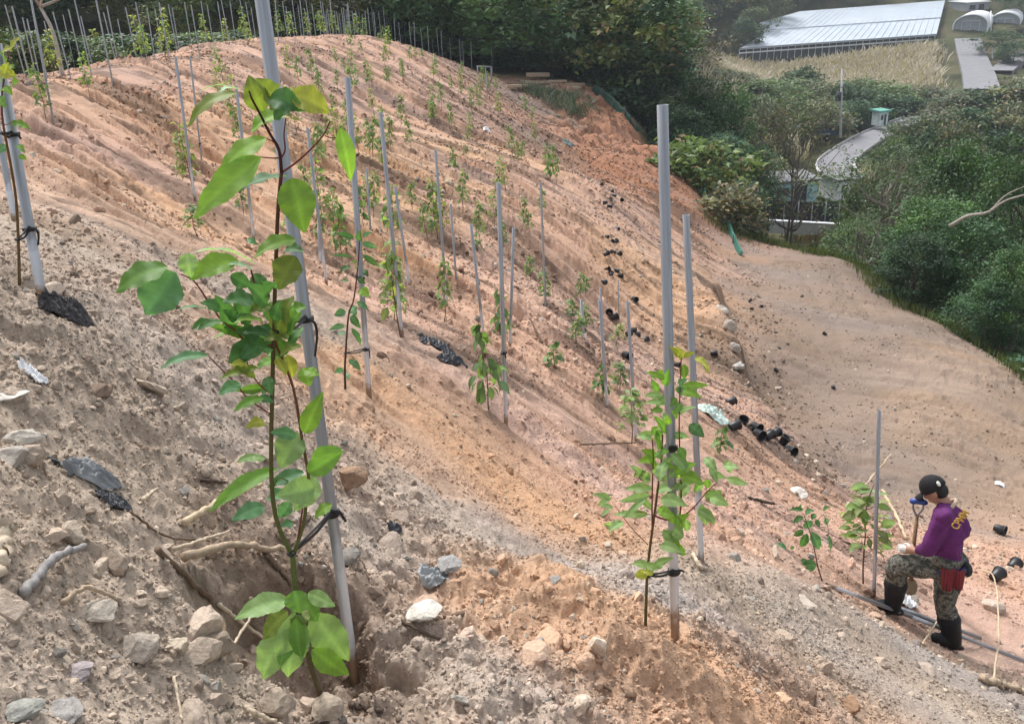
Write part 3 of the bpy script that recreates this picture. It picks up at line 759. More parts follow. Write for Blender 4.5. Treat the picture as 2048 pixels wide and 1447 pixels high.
sap0, sapB = sapling_px((640, 1387), 'broad-leaved sapling with reddish stems growing in the dug pit, the biggest plant in the photo', MAIN, [
 S([(640,1387),(622,1330),(604,1265),(592,1190),(585,1110)], .0085, .0075, (.11,.08,.045), GREENSTEM),
 S([(585,1110),(562,1065),(547,1010),(542,920),(545,760),(548,640),(552,520),(556,420),(563,345)], .0062, .0042, GREENSTEM, (.10,.028,.022)),
 S([(588,1105),(606,1052),(613,1000),(617,950),(606,890),(590,790),(572,735),(552,690)], .0052, .0028, GREENSTEM, RED),
 S([(592,1100),(600,1050),(608,1000)], .003, .002, RED), S([(552,690),(545,630),(528,600),(512,575),(502,540)], .0028, .002, RED),
 S([(563,345),(558,300),(540,268),(522,232),(505,200),(498,182)], .0040, .0018, (.07,.02,.018)), S([(563,345),(592,325),(625,295),(648,268),(660,242)], .0026, .0014, RED), S([(650,272),(665,276),(681,272)], .0012, .001, RED),
 S([(560,320),(570,300),(568,270),(572,235)], .0022, .0012, RED), S([(560,316),(540,316),(522,314)], .0018, .0012, RED), S([(556,300),(548,285),(533,277)], .0018, .0012, RED),
 S([(545,690),(500,690),(470,660),(443,640),(415,600),(388,562),(362,548)], .0028, .0016, RED), S([(546,790),(520,770),(500,740),(490,705)], .0018, .0012, RED),
 S([(545,830),(500,800),(470,765),(440,735),(417,712)], .0020, .0012, RED), S([(612,960),(580,962),(556,955),(545,985)], .0018, .0014, GREENSTEM),
 S([(596,1180),(625,1195),(650,1215)], .002, .0015, GREENSTEM), S([(612,1290),(640,1300),(660,1320)], .002, .0015, GREENSTEM),
], seed=3, r0=.007)
_f = lambda v, B, T: (v - pxl(B)[1]) / (pxl(T)[1] - pxl(B)[1])
def tie_px(pole, B, T, v, tgt=None, tail=None, plB=None, r=.0035):
    # fraction along the stake whose picture row is v
    lo, hi = 0.0, 1.0
    for _ in range(30):
        m_ = (lo + hi) / 2
        if pxl(B + (T - B) * m_)[1] > v: lo = m_
        else: hi = m_
    f = (lo + hi) / 2
    p = B + (T - B) * f
    tg = None if tgt is None else onplane(tgt[0], tgt[1], plB if plB is not None else B)
    tl = None if tail is None else [onplane(a_, b_, p, .03) for a_, b_ in tail]
    return tie_at(pole, B, T, f, tg, tl, r)
tie_px(st0, sB0, sT0, 1025, (583, 1105), [(678, 1022), (686, 1034), (692, 1042)], sapB, .0052)
tie_px(st0, sB0, sT0, 637, (560, 660), [(629, 645), (634, 672), (630, 712)], sapB, .0042)

# --- right hand pair of stakes and the leafy sapling between them
st1, sB1, sT1 = stake((1325, 210), (1350, 1250), 'tall galvanised stake right of centre standing in a pale green leafy sapling', me=stake_near)
st2, sB2, sT2 = stake((1372, 430), (1403, 1135), 'slimmer grey stake just behind the tall stake, right of the pale green sapling', me=stake_near)
RIGHT = [(440,112,410,52,34,'y'),(450,104,508,82,25,'y'),(505,110,572,152,35,'y'),(450,140,455,215,40,'b'),(360,210,268,178,36,'b'),(360,242,382,160,36,'g'),(350,290,258,290,30,'l'),(410,258,540,302,46,'b'),(365,300,320,345,40,'g'),(420,380,516,345,36,'l'),(480,430,552,492,52,'d'),(365,470,308,388,40,'g'),(380,430,372,378,30,'b'),(400,486,482,490,30,'l'),(300,502,220,494,30,'l'),(330,522,298,440,30,'g'),(312,602,228,612,40,'b'),(322,642,268,580,40,'b'),(272,660,208,682,35,'o'),(390,570,482,672,56,'l'),(340,627,422,640,30,'b'),(440,680,552,720,62,'b'),(482,720,430,792,52,'l'),(552,590,612,662,46,'l'),(640,632,722,640,42,'l'),(580,660,662,690,32,'l'),(662,690,766,722,36,'l'),(580,780,672,822,52,'l'),(520,840,602,912,46,'l'),(302,742,168,742,42,'l'),(290,770,138,802,36,'l'),(340,790,472,822,62,'l'),(330,830,384,872,46,'b'),(390,850,402,912,42,'b'),(430,850,380,900,36,'l'),(280,862,108,862,36,'l'),(160,900,88,952,46,'l'),(110,830,48,825,24,'l'),(102,790,8,765,30,'l'),(350,940,402,1002,46,'l'),(402,930,452,972,52,'l'),(402,1010,462,1062,40,'b'),(340,1010,452,1052,46,'l'),(290,1110,198,1100,36,'l'),(280,1142,214,1162,44,'y'),(310,1110,402,1072,36,'l'),(430,240,470,210,34,'t'),(440,330,400,380,34,'g'),(430,540,460,600,40,'g'),(400,720,350,680,40,'b'),(320,560,350,600,34,'g'),(430,630,380,690,40,'l'),(300,480,340,440,34,'b'),(350,360,290,370,32,'g'),(540,720,500,760,36,'b'),(440,900,480,860,40,'b')]
RIGHT += siblings(RIGHT, .8, 42, 6)
sap1, sapB1 = sapling_px((1291, 1248), 'pale green sapling with many thin leaves tied to the tall stake right of centre', RIGHT, [
 S([(268,1398),(275,1170),(285,1060),(310,870),(330,720),(345,600),(350,480)], .0062, .003, (.10,.10,.035), (.14,.05,.03)),
 S([(300,960),(300,760),(305,600),(300,500)], .003, .0018, RED), S([(310,870),(375,890),(430,880),(440,700),(430,450),(440,110)], .0036, .002, RED),
 S([(430,890),(500,830),(560,760),(605,715)], .0026, .0016, RED), S([(310,870),(230,850),(160,868)], .0016, .001, RED), S([(280,1010),(220,950),(170,890),(120,820)], .0018, .001, RED),
 S([(275,1150),(285,1120),(300,1110)], .0018, .0012, GREENSTEM)], seed=8, scale=2.412, ox=1180, oy=670, jit=.10)
tie_px(st1, sB1, sT1, 1142, (1296, 1150), [(1362, 1140), (1369, 1143)], sapB1, .0048)
tie_px(st1, sB1, sT1, 895, None, [(1350, 893), (1360, 904), (1358, 912)], sapB1, .0048)

# --- stake left of centre with its own sapling
st3, sB3, sT3 = stake((695, 155), (738, 790), 'grey stake left of centre with a drooping narrow-leaved sapling tied low on it', me=stake_near)
MIDL = [(410,210,258,178,42,'d'),(405,292,288,238,32,'d'),(400,356,230,344,22,'d'),(390,437,298,477,36,'d'),(470,250,592,292,42,'t'),(480,340,602,432,42,'d'),(480,202,552,168,34,'t'),(460,232,462,150,52,'d'),(432,440,388,388,44,'b'),(480,460,522,512,40,'k'),(460,600,527,662,72,'b'),(430,702,522,762,52,'t'),(390,740,432,802,64,'t'),(350,772,258,802,58,'t'),(390,800,462,902,54,'d'),(390,900,462,1034,46,'d'),(340,882,218,912,42,'t'),(350,930,278,952,46,'t'),(370,540,300,540,26,'t'),(370,1140,462,1222,52,'t'),(330,1212,258,1242,44,'t'),(350,1240,372,1292,38,'t'),(440,520,500,560,40,'d')]
sap2, sapB2 = sapling_px((690, 778), 'slender dark sapling with drooping narrow leaves beside the stake left of centre', MIDL, [
 S([(345,1362),(342,1210),(348,1080),(370,800),(410,680),(440,430),(455,220)], .0075, .003, (.075,.045,.035), (.10,.035,.03))], seed=12, scale=3.808, ox=600, oy=420, jit=.12)
tie_px(st3, sB3, sT3, 698, (691, 706), [(738, 700), (740, 716)], sapB2, .0042)
tie_px(st3, sB3, sT3, 556, (712, 552), None, sapB2, .0042)

# --- left edge
st4, sB4, sT4 = stake((-8, 87), (80, 572), 'leaning grey stake at the left frame edge with two black ties', me=stake_near)
st5, sB5, sT5 = stake((-30, 120), (27, 428), 'grey stake half hidden behind the leaning one at the left frame edge', me=stake_mid)
LEFT = [(50,252,102,178,42,'y'),(0,350,82,372,62,'y'),(22,300,-10,250,42,'b'),(60,402,92,396,42,'b'),(0,432,34,442,40,'b'),(50,592,150,622,46,'b'),(20,360,40,300,40,'y'),(-10,470,30,520,44,'g'),(80,702,120,740,30,'g'),(40,320,70,330,34,'b'),(10,250,60,230,34,'y'),(30,700,-10,740,40,'t'),(0,380,-40,420,44,'b'),(20,420,60,460,36,'b'),(90,750,130,770,26,'b'),(-20,300,-60,330,40,'b')]
sap3, sapB3 = sapling_px((39, 572), 'yellow-green sapling cut by the left frame edge, tied to the leaning stake', LEFT, [
 S([(94,1375),(88,1150),(76,950),(45,760),(15,600),(8,480),(20,380),(45,250)], .0055, .0022, (.12,.085,.03), (.15,.05,.03)),
 S([(12,600),(35,600),(50,592)], .0016, .001, RED)], seed=15, scale=2.411, ox=0, oy=0, jit=.08)
tie_px(st4, sB4, sT4, 457, (36, 478), [(71, 458), (77, 470), (76, 490)], sapB3, .0046)
tie_px(st4, sB4, sT4, 268, (3, 266), [(36, 270), (42, 278)], sapB3, .0046)
# ------------------------------------------------------------------ the other stakes on the slope
SLOPE_STAKES = [
 ((761,225),(804,671),'long thin stake right of the drooping sapling',None),
 ((790,372),(819,570),'very thin stake just right of a long one in the middle of the slope',None),
 ((615,256),(653,567),'thin stake standing between the thick near stake and the drooping sapling',None),
 ((472,172),(508,480),'thin stake seen just left of the thick near stake, above its big drooping leaves',None),
 ((351,114),(390,400),'stake wrapped in a yellowing sapling, left one of a close pair at left',None),
 ((380,114),(403,318),'bare thin stake, right one of a close pair on the left slope',None),
 ((62,0),(107,243),'stake with a black tie near its foot at the left crest, behind the edge stakes',None),
 ((192,0),(227,173),'stake on the left crest rising out of a yellow-green sapling',None),
 ((942,449),(967,670),'short stake in the middle of the slope, left of the tall stake with hanging leaves',None),
 ((997,366),(1012,846),'tall stake in the middle of the slope with dark hanging leaves halfway down',None),
 ((1027,455),(1020,690),'thin stake just behind the tall one with hanging leaves',None),
 ((1081,363),(1091,615),'thin stake right of the middle, standing in a slim sapling',None),
 ((871,300),(894,616),'thin stake rising behind a leafy column at the middle of the slope',None),
 ((733,335),(742,475),'short thin stake right of the drooping sapling, high on the slope',None),
 ((901,408),(913,565),'thin stake beside the gully of pale rubble, mid slope',None),
 ((1199,600),(1215,815),'thin stake in a small sapling left of the black pots, lower slope',None),
 ((1255,603),(1272,880),'stake in a pale sapling left of the tall right-hand stake',None),
 ((1236,560),(1238,632),'tiny stake next to the string of black pots',None),
 ((1201,575),(1206,690),'tiny stake left of the string of black pots',None),
 ((1162,598),(1168,682),'hair-thin stake among small saplings left of the pots',None),
 ((971,135),(975,193),'stake near the ridge notch, below the timber pile',None),
 ((958,162),(960,182),'very small stake beside another near the ridge notch',None),
 ((1758,820),(1748,1190),'grey stake directly in front of the kneeing worker',None),
 ((636,420),(640,520),'short thin stake left of the drooping sapling',None),
 ((545,205),(551,300),'thin stake mostly hidden by the top leaves of the nearest sapling',None),
]
STK = {}
for top, base, lab, grp in SLOPE_STAKES:
    o, B, T = stake(top, base, lab, grp, me=(stake_mid if depth(hit(*base)) < 12 else stake_far))
    STK[base] = (o, B, T)
STK[(1748,1190)][0]['label'] = 'grey stake standing in the light green sapling just in front of the worker'
tie_px(*STK[(107,243)], 208, (93, 209), None, None, .006)
tie_px(*STK[(1012,846)], 705, None, [(1010,706),(1012,716)], None, .006)
tie_px(*STK[(403,318)], 287, None, [(400,288),(398,294)], None, .006)

# stakes on the flat crest and along the ridge
_cu = [0, 100, 300, 500, 620, 750, 870, 1000, 1100]; _cd = [14.5, 17, 21.5, 27, 32, 38, 43, 46, 48]
def ridge_stake(u, v, back, label, group, dd=0.0):
    d = np.interp(u, _cu, _cd) + back
    T = pt(u, v, d)
    zg = float(H(T[0:1], T[1:2])[0]); L = float(np.clip(T[2] - zg, 1.45, 2.7))
    B = np.array([T[0] + rng.normal() * .035, T[1] + rng.normal() * .05, zg]); T = np.array([T[0], T[1], zg + L])
    o = obj('stake', stake_far); align(o, B - np.array([0, 0, .1]), T)
    tag(o, label, 'stake', group); return o
LEFT_RIDGE = [(26,21,2),(45,35,5),(54,38,7),(62,0,.5),(109,38,2),(140,33,4),(149,0,1.0),(162,35,6),(209,35,5),(219,38,3),(254,31,3),(266,35,7),(271,4,1.2),(297,31,4),(313,35,7),(318,5,1.2),(340,29,5),(347,31,8),(373,28,5),(382,10,1.5),(406,26,5),(418,33,8),(439,28,6),(444,12,2),(463,24,6),(482,16,3),(494,24,7),(504,29,9),(10,10,6),(88,42,8),(126,30,9),(236,42,9)]
for u, v, b in LEFT_RIDGE:
    near = v < 14
    ridge_stake(u, v, b, 'taller stake at the front of the crest row, left of the thick near stake' if near else 'thin stake among many on the flat crest, left of the thick near stake',
                'front stakes on the left crest' if near else 'thin stakes on the left crest')
RIGHT_RIDGE = [(552,15),(567,19),(581,22),(587,22),(596,12),(615,28),(626,26),(637,24),(646,17),(651,33),(662,20),(669,22),(674,31),(683,19),(688,29),(695,20),(610,26),(614,29),(626,28),(636,21),(643,24),(652,21),(662,17),(673,24),(683,16),(687,17),(692,21),(697,20),(704,22),(717,17),(730,22),(743,14),(748,30),(766,14),(780,17),(797,45),(809,48),(818,45),(573,24),(602,18),(656,28),(678,26),(712,27),(724,28),(736,26),(757,24),(772,30),(788,36)]
for i, (u, v) in enumerate(RIGHT_RIDGE):
    ridge_stake(u, v, 1.5 + (i * 3.7) % 9, 'hair-thin stake in the crowded far ridge row right of the thick near stake', 'crowded stakes on the far ridge')
for u, v, b in [(830,69,2),(842,69,3.5),(856,69,1.5),(873,59,3),(882,62,2),(920,104,2),(926,97,3),(942,92,1.5),(984,114,3),(899,80,4),(862,58,5)]:
    ridge_stake(u, v, b, 'thin stake where the far ridge falls towards the timber pile', 'stakes on the falling ridge line')

# ------------------------------------------------------------------ planted saplings
def sapling_proto(seed, nleaf, Lf, cols, droop, spread):
    r = np.random.default_rng(seed)
    sm = MB(); lm = MB()
    P = [np.array([0, 0, -.04])]
    for i in range(6): P.append(P[-1] + np.array([r.normal() * .02, r.normal() * .02, .19]))
    P = smooth_path(P, 16)
    sm.tube(P, np.linspace(.009, .003, 16), 5, True, np.array([.10, .06, .035]))
    for k in range(nleaf):
        f = r.uniform(.28, 1.0); i = min(int(f * 15), 15); p = P[i]
        a = r.uniform(0, 2 * np.pi); reach = spread * r.uniform(.3, 1) * (1.15 - f)
        b = p + np.array([math.cos(a) * reach, math.sin(a) * reach, reach * .6])
        if reach > .07: sm.tube([p, (p + b) / 2 + [0, 0, -.01], b], [.003, .0025, .0018], 4, False, np.array([.12, .06, .035]))
        l = Lf * r.uniform(.7, 1.25); el = r.uniform(-.9, .35) - droop
        t = b + l * np.array([math.cos(a) * math.cos(el), math.sin(a) * math.cos(el), math.sin(el)])
        c = (np.array(LC[cols[int(r.integers(len(cols)))]]) * .58 + np.array([.17, .20, .12]) * .42) * r.uniform(.75, 1.2)
        V, F, T = leaf_arrays(b, t, l * r.uniform(.5, .72), [r.normal() * .4, r.normal() * .4, 1], 0, r.uniform(.05, .2), .25, c, nu=4, nv=2)
        lm.add(V, F, None, T)
    return sm.mesh('stem', bark_m), lm.mesh('foliage', leaf_m)
SAPS = [sapling_proto(101, 60, .14, 'gbo', .1, .18), sapling_proto(102, 74, .13, 'gto', .3, .16), sapling_proto(103, 54, .15, 'blyo', .1, .2),
        sapling_proto(104, 46, .17, 'dtg', .75, .18), sapling_proto(105, 80, .12, 'oyg', .2, .22), sapling_proto(106, 60, .14, 'lbo', .0, .24)]
def sapling(u, v, hpx, kind, label, group=None, B=None, h=None):
    if B is None: B = hit(u, v)
    h = h or np.clip(hpx * depth(B) / FPX / .93, .35, 1.9)
    r = empty('sapling', Vector(B)); tag(r, label, 'sapling', group)
    k = h / 1.14
    wide = (1.05 if kind == 5 else .8) * k
    r.scale = (max(wide, .55), max(wide, .55), k); r.rotation_euler = (rng.normal() * .04, rng.normal() * .04, rng.uniform(0, 6.28))
    obj('stem', SAPS[kind][0], r); obj('foliage', SAPS[kind][1], r)
    return r
UPL = ('small sapling high on the slope just under the far ridge', 'small saplings under the far ridge')
GUL = ('faint green sapling along the gully of pale rubble', 'saplings along the rubble gully')
MID = ('slim sapling without a stake in the middle of the slope', 'slim saplings mid slope')
LOW = ('little sapling on the lower slope left of the black pots', 'little saplings left of the pots')
CRL = ('yellow-green sapling on the left crest between thin stakes', 'saplings on the left crest')
RDG = ('tiny sapling among the crowded stakes on the far ridge', 'tiny saplings on the far ridge')
for u, v, h, k, (lab, grp) in [
 (638,178,44,1,UPL),(674,180,44,1,UPL),(738,178,58,1,UPL),(744,172,40,4,UPL),(773,172,36,1,UPL),(777,165,32,1,UPL),(807,165,44,1,UPL),(690,145,28,1,UPL),(804,145,28,4,UPL),(722,108,24,1,UPL),(768,130,26,1,UPL),(760,86,20,1,UPL),(846,118,20,1,UPL),(872,140,24,1,UPL),(830,120,24,4,UPL),
 (883,221,58,1,UPL),(868,207,36,0,UPL),(904,186,36,1,UPL),(923,155,32,1,UPL),(920,170,30,4,UPL),(977,186,42,1,UPL),(955,200,30,1,UPL),
 (945,224,54,1,GUL),(942,270,44,0,GUL),(935,287,34,1,GUL),(868,248,42,0,GUL),(821,300,62,1,GUL),(911,348,58,3,GUL),(932,314,24,1,GUL),(1025,312,62,1,GUL),(1038,330,50,1,GUL),(1044,325,46,1,GUL),(1012,384,52,4,GUL),(1092,330,44,0,GUL),(1100,357,46,2,GUL),
 (1084,430,54,1,MID),(988,452,70,0,MID),(1060,468,46,1,MID),(873,484,130,1,MID),(890,486,110,4,MID),(768,345,78,1,MID),(745,440,100,1,MID),(738,415,70,0,MID),(640,490,70,1,MID),(610,420,44,4,MID),(704,320,44,1,MID),(585,470,60,0,MID),(1008,500,60,1,MID),(955,520,46,1,MID),(825,420,60,1,MID),(680,455,56,0,MID),(560,330,50,1,MID),(655,280,50,1,MID),
 (1092,610,80,1,LOW),(1151,690,66,1,LOW),(1170,660,56,0,LOW),(1145,640,46,1,LOW),(1110,735,56,3,LOW),(1205,800,84,3,LOW),(1232,690,44,4,LOW),(1240,780,60,1,LOW),(1170,590,40,1,LOW),(1060,560,50,1,LOW),
]: sapling(u, v, h, k, lab, grp)
for u, v, h, k, lab in [
 (390,392,140,4,'yellowing sapling twined round the left stake of a close pair on the left slope'),
 (372,330,60,4,'short bushy sapling left of the close pair of stakes'),
 (487,432,66,1,'sapling seen between the big drooping leaves and the thick near stake'),
 (395,470,60,1,'faint bare-stemmed sapling under the close pair of stakes'),
 (180,194,84,0,'leafy green sapling on the left crest edge, beside a thin stake'),
 (93,242,110,1,'sapling tied to a stake on the left crest, behind the edge stakes'),
 (203,130,66,4,'yellow-green sapling standing before the tallest crest stake on the left'),
 (800,668,190,2,'leafy sapling on the long thin stake right of the drooping one'),
 (787,640,150,1,'thin pale sapling right beside the long thin stake'),
 (888,640,130,1,'sapling around a thin stake inside the middle of the slope'),
 (978,835,210,3,'dark sapling with hanging leaves on the tall middle stake'),
 (1006,690,120,3,'dark leafy sapling just right of the tall middle stake'),
 (1262,895,130,5,'pale thin-leaved sapling beside the stake left of the tall right-hand stake'),
 (1440,905,60,3,'small sapling behind the pale green one, near the white sack'),
 (1727,1160,205,5,'light green sapling directly in front of the worker'),
 (1160,600,60,1,'sapling on the smooth slope left of the pot string'),
]: sapling(u, v, h, k, lab)
for u, v, b, k, h in [(95,100,3,4,1.2),(285,80,2,4,1.3),(290,110,1,0,1.0),(322,62,3,4,1.5),(328,75,2,2,1.2),(410,80,4,2,1.1),(455,85,3,4,.9),(490,70,4,0,1.3),(496,80,2,2,1.0)]:
    d = np.interp(u, _cu, _cd) + b; q = pt(u, v, d); q[2] = float(H(q[0:1], q[1:2])[0])
    sapling(0, 0, 0, k, CRL[0], CRL[1], B=q, h=h)
for u, b in [(560,3),(585,2),(640,4),(668,2),(700,5),(720,2),(728,3),(765,4),(645,2),(615,5)]:
    d = np.interp(u, _cu, _cd) + b; q = pt(u, 60, d); q[2] = float(H(q[0:1], q[1:2])[0])
    sapling(0, 0, 0, int(b) % 3, RDG[0], RDG[1], B=q, h=1.1)

_ex = np.random.default_rng(404); _n2 = 0
while _n2 < 46:
    u, v = _ex.uniform(430, 1130), _ex.uniform(95, 330)
    if v < 60 + .0 * u or (u > 760 and v < 80 + (u - 760) * .30) or (u < 640 and v < 150): continue
    sapling(u, v, _ex.uniform(.022, .030) * 1700 * 30 / max(depth(hit(u, v)), 8), (1, 0, 1, 4)[_n2 % 4], 'faint small sapling in the planted rows on the upper slope', 'faint saplings on the upper slope', h=_ex.uniform(.7, 1.15)); _n2 += 1
for q_ in range(16):
    u, v = _ex.uniform(560, 1120), _ex.uniform(330, 520)
    sapling(u, v, 60, (1, 0, 1, 3)[q_ % 4], 'pale thin sapling in the planted rows across the middle slope', 'pale saplings across the middle slope', h=_ex.uniform(.6, 1.1))

# the dark sapling with glossy leaves at the uphill end of the lying pipes
sapling_px((1643, 1166), 'dark glossy sapling leaning left at the uphill end of the lying pipes', [
 (330,110,158,112,50,'d'),(280,102,302,48,52,'d'),(350,150,462,118,62,'t'),(560,112,642,78,52,'d'),(330,190,208,262,62,'d'),(360,232,402,332,104,'t'),(480,222,512,312,52,'d'),(600,202,602,292,52,'t'),(330,342,212,412,62,'d'),(370,382,298,542,84,'d'),(420,362,512,572,104,'t'),(620,402,642,592,42,'t'),(480,752,296,762,116,'d'),(130,562,0,500,62,'t'),(80,602,112,652,40,'d'),(190,522,202,572,40,'t'),(300,690,420,720,60,'t'),(470,160,420,220,60,'d')],
 [S([(550,945),(500,780),(462,600),(430,450),(380,300),(330,150)], .006, .0025), S([(495,760),(360,700),(240,620),(100,560)], .003, .0015), S([(440,300),(520,200),(600,130)], .0025, .0015), S([(560,160),(610,300),(625,400)], .002, .0012)],
 seed=21, scale=5.788, ox=1550, oy=1000, jit=.10)

# ------------------------------------------------------------------ black nursery pots
pot_m = mat('black_plastic', (.014, .014, .017), rough=.42, noise=.3, scale=25)
def pot_mesh():
    mb = MB(); seg = 16; an = np.arange(seg) * 2 * np.pi / seg
    prof = [(0, 0), (.050, 0), (.054, .01), (.067, .135), (.074, .137), (.074, .150), (.069, .150), (.063, .137), (.050, .014), (0, .014)]
    V = np.vstack([np.stack([r * np.cos(an), r * np.sin(an), np.full(seg, z)], 1) for r, z in prof])
    j = np.arange(seg); k = (j + 1) % seg
    F = np.vstack([np.stack([i * seg + j, i * seg + k, (i + 1) * seg + k, (i + 1) * seg + j], 1) for i in range(len(prof) - 1)])
    V[:, 2] -= .07
    mb.add(V, F); return mb.mesh('nursery_pot', pot_m)
POT = pot_mesh()
def pot(u, v, label, group, s=1.0, tilt=None, az=None, lift=.045):
    B = hit(u, v, lift=lift)
    o = obj('nursery_pot', POT, loc=Vector(B)); o.scale = (s,) * 3
    tilt = rng.uniform(1.1, 1.9) if tilt is None else tilt; az = rng.uniform(0, 6.28) if az is None else az
    o.rotation_euler = (tilt, 0, az); tag(o, label, 'pot', group); return o
A_ = ('tiny black pot in the string of pots running up the slope right of the middle', 'pots strung up the slope')
for u, v in [(1203,372),(1224,385),(1228,393),(1222,403),(1245,403),(1211,408),(1219,415),(1201,433),(1233,461),(1214,477),(1225,486),(1231,487),(1213,511),(1227,508),(1238,511),(1214,543),(1231,545),(1222,552),(1240,556),(1207,568)]: pot(u, v, *A_, s=.85)
B_ = ('black pot lying between the pot string and the lone stakes at mid right', 'pots lying mid right')
for u, v in [(1220,628),(1229,638),(1265,665),(1274,673),(1257,671)]: pot(u, v, *B_)
C_ = ('small black pot lying on the flat dirt terrace', 'pots on the terrace')
for u, v in [(1500,602),(1504,618),(1522,613),(1548,668),(1557,697),(1553,741),(1650,668),(1667,775),(1576,690),(1603,594)]: pot(u, v, *C_, s=.6, lift=.015)
for u, v, lab, az in [(1269,602,'lone black pot above a short stake, mouth facing the viewer',0.1),(1290,684,'black pot with jagged top left of the tall right-hand stake',2.0),(1253,716,'black pot lying left of a thin stake in the pale sapling',.3),(1427,710,'lone black pot right of the slimmer right-hand stake',1.2),(1353,734,'black pot seen between the two right-hand stakes',.6),
 (1461,808,'black pot above the white sack',1.6),(1485,840,'black pot sunk in the ground with only its rim showing, right of the white sack',.0),(1467,858,'black pot lying below the white sack',1.7),(1511,860,'black pot facing the viewer, upper one of a touching pair',.2),(1517,874,'black pot facing the viewer, lower one of a touching pair',.1),(1537,877,'black pot lying on its side, left one of a side-lying pair',1.9),(1549,872,'black pot lying on its side, right one of a side-lying pair',1.8),(1567,888,'black pot standing almost upright down the row',1.0),(1580,906,'lowest black pot of the row leading to the worker',.15),
 (1992,1157,'black pot lying on its side behind the worker, nearer of two',1.9),(2026,1137,'black pot lying on its side behind the worker, cut by the right frame side',1.9),(1998,1063,'black pot on the terrace edge right of the worker',.4)]:
    big = 1.05 if v > 800 else .9
    pot(u, v, lab, None, s=big, az=az + .3, tilt=(.5 if 'upright' in lab or 'sunk' in lab else 1.5), lift=(-.03 if 'sunk' in lab else .05))

# ------------------------------------------------------------------ scraps, sacks, netting
def crumple(name, u, v, wpx, hpx, m, label, cat, seed, thick=.35, lift=.0, ang=0.0, folds=3.0):
    """a creased sheet lying in a heap"""
    B = hit(u, v, lift=lift); d = depth(B); w = wpx / FPX * d * .5; h = hpx / FPX * d * .5
    n = 34; g = np.linspace(-1, 1, n); X, Y = np.meshgrid(g, g)
    r = np.hypot(X, Y); an = np.arctan2(Y, X); ed = 1 + .35 * vnoise(an * 1.4 + 7, an * 0 + seed, seed)
    fx = X * np.sqrt(np.maximum(1 - Y * Y / 2, 0)) * ed; fy = Y * np.sqrt(np.maximum(1 - X * X / 2, 0)) * ed
    z = thick * (1 - r ** 2 * .5) * .6 + thick * 1.3 * np.abs(fbm(fx * folds + seed, fy * folds, seed, 3)) + .15 * thick * fbm(fx * 9, fy * 9, seed + 3, 2)
    up = np.array([0, 0, 1.0]); away = np.array([B[0], B[1], 0]); away /= np.linalg.norm(away); rt = np.cross(away, up)
    hh = min(h * 1.9, w * 1.3)
    ca, sa = math.cos(ang), math.sin(ang)
    px = fx * w * ca - fy * hh * sa; py = fx * w * sa + fy * hh * ca
    W_ = B + px[..., None] * rt + py[..., None] * away
    W_[..., 2] = full_H(W_[..., 0], W_[..., 1]) + .01 + z * min(w, hh) * sstep(1.45, .6, r)
    i = np.arange(n - 1)[:, None] * n; j = np.arange(n - 1)
    F = np.stack([i + j, i + j + 1, i + n + j + 1, i + n + j], -1).reshape(-1, 4)
    V = W_.reshape(-1, 3); o = obj(name, mesh_np(name, V - B, F, m), loc=Vector(B))
    so = o.modifiers.new('thickness', 'SOLIDIFY'); so.thickness = .003
    tag(o, label, cat); return o
white_m = mat('white_plastic', (.78, .79, .80), rough=.5, noise=.08, scale=9)
sack_m = mat('green_white_sack', (.55, .68, .62), rough=.5, noise=.35, scale=6)
greyp_m = mat('grey_plastic', (.20, .21, .215), rough=.38, noise=.5, scale=9, bump=.2)
blackp_m = mat('black_sheet', (.03, .032, .04), rough=.45, noise=.4, scale=15)
net_dark_m = mat('old_netting', (.045, .042, .045), rough=.85, noise=.6, scale=70, bump=.8)
crumple('netting', 128, 604, 95, 42, net_dark_m, 'dark heap of old netting at the foot of the leaning left stake', 'netting', 31, .5, ang=-.5, folds=7)
crumple('plastic_sheet', 185, 962, 120, 26, greyp_m, 'torn grey plastic sheet half buried in the rubble at lower left', 'plastic sheet', 32, .5, ang=.25, folds=6)
crumple('plastic_sheet', 232, 1012, 50, 50, blackp_m, 'small black plastic scrap below the torn grey sheet', 'plastic sheet', 33, .5, folds=6)
crumple('paper_scrap', 72, 770, 42, 30, white_m, 'crumpled white paper scrap on the rubble at the left', 'paper', 34, .7, folds=5)
crumple('white_bag', 974, 262, 17, 14, white_m, 'small white bag high on the slope beside the rubble gully', 'bag', 35, .9)
crumple('sack', 1428, 830, 64, 26, sack_m, 'white and green sack lying above the row of black pots', 'sack', 36, .6, ang=-.4)
crumple('plastic_sheet', 875, 700, 80, 26, blackp_m, 'black plastic sheet crumpled in the middle of the slope, upper piece', 'plastic sheet', 37, .6, folds=6)
crumple('plastic_sheet', 905, 735, 60, 20, blackp_m, 'black plastic sheet crumpled in the middle of the slope, lower piece', 'plastic sheet', 38, .6, folds=6)
crumple('paper_scrap', 2000, 969, 20, 9, white_m, 'white scrap on the terrace above the worker\'s shoulder', 'paper', 39, .5)
crumple('plastic_sheet', 865, 1128, 60, 34, greyp_m, 'grey plastic scrap on the rubble right of the thick near stake', 'plastic sheet', 40, .35)
crumple('netting', 1136, 288, 26, 50, mat('grey_green_net', (.11, .14, .13), rough=.8, noise=.5, scale=12), 'grey-green net lying on the edge of the red cut bank', 'netting', 41, .25)
crumple('plastic_sheet', 787, 1036, 26, 16, blackp_m, 'little black scrap on the slope between the two big saplings', 'plastic sheet', 42, .6)
crumple('white_bag', 1810, 1196, 44, 46, white_m, 'white bag on the ground between the worker\'s legs', 'bag', 43, .7)

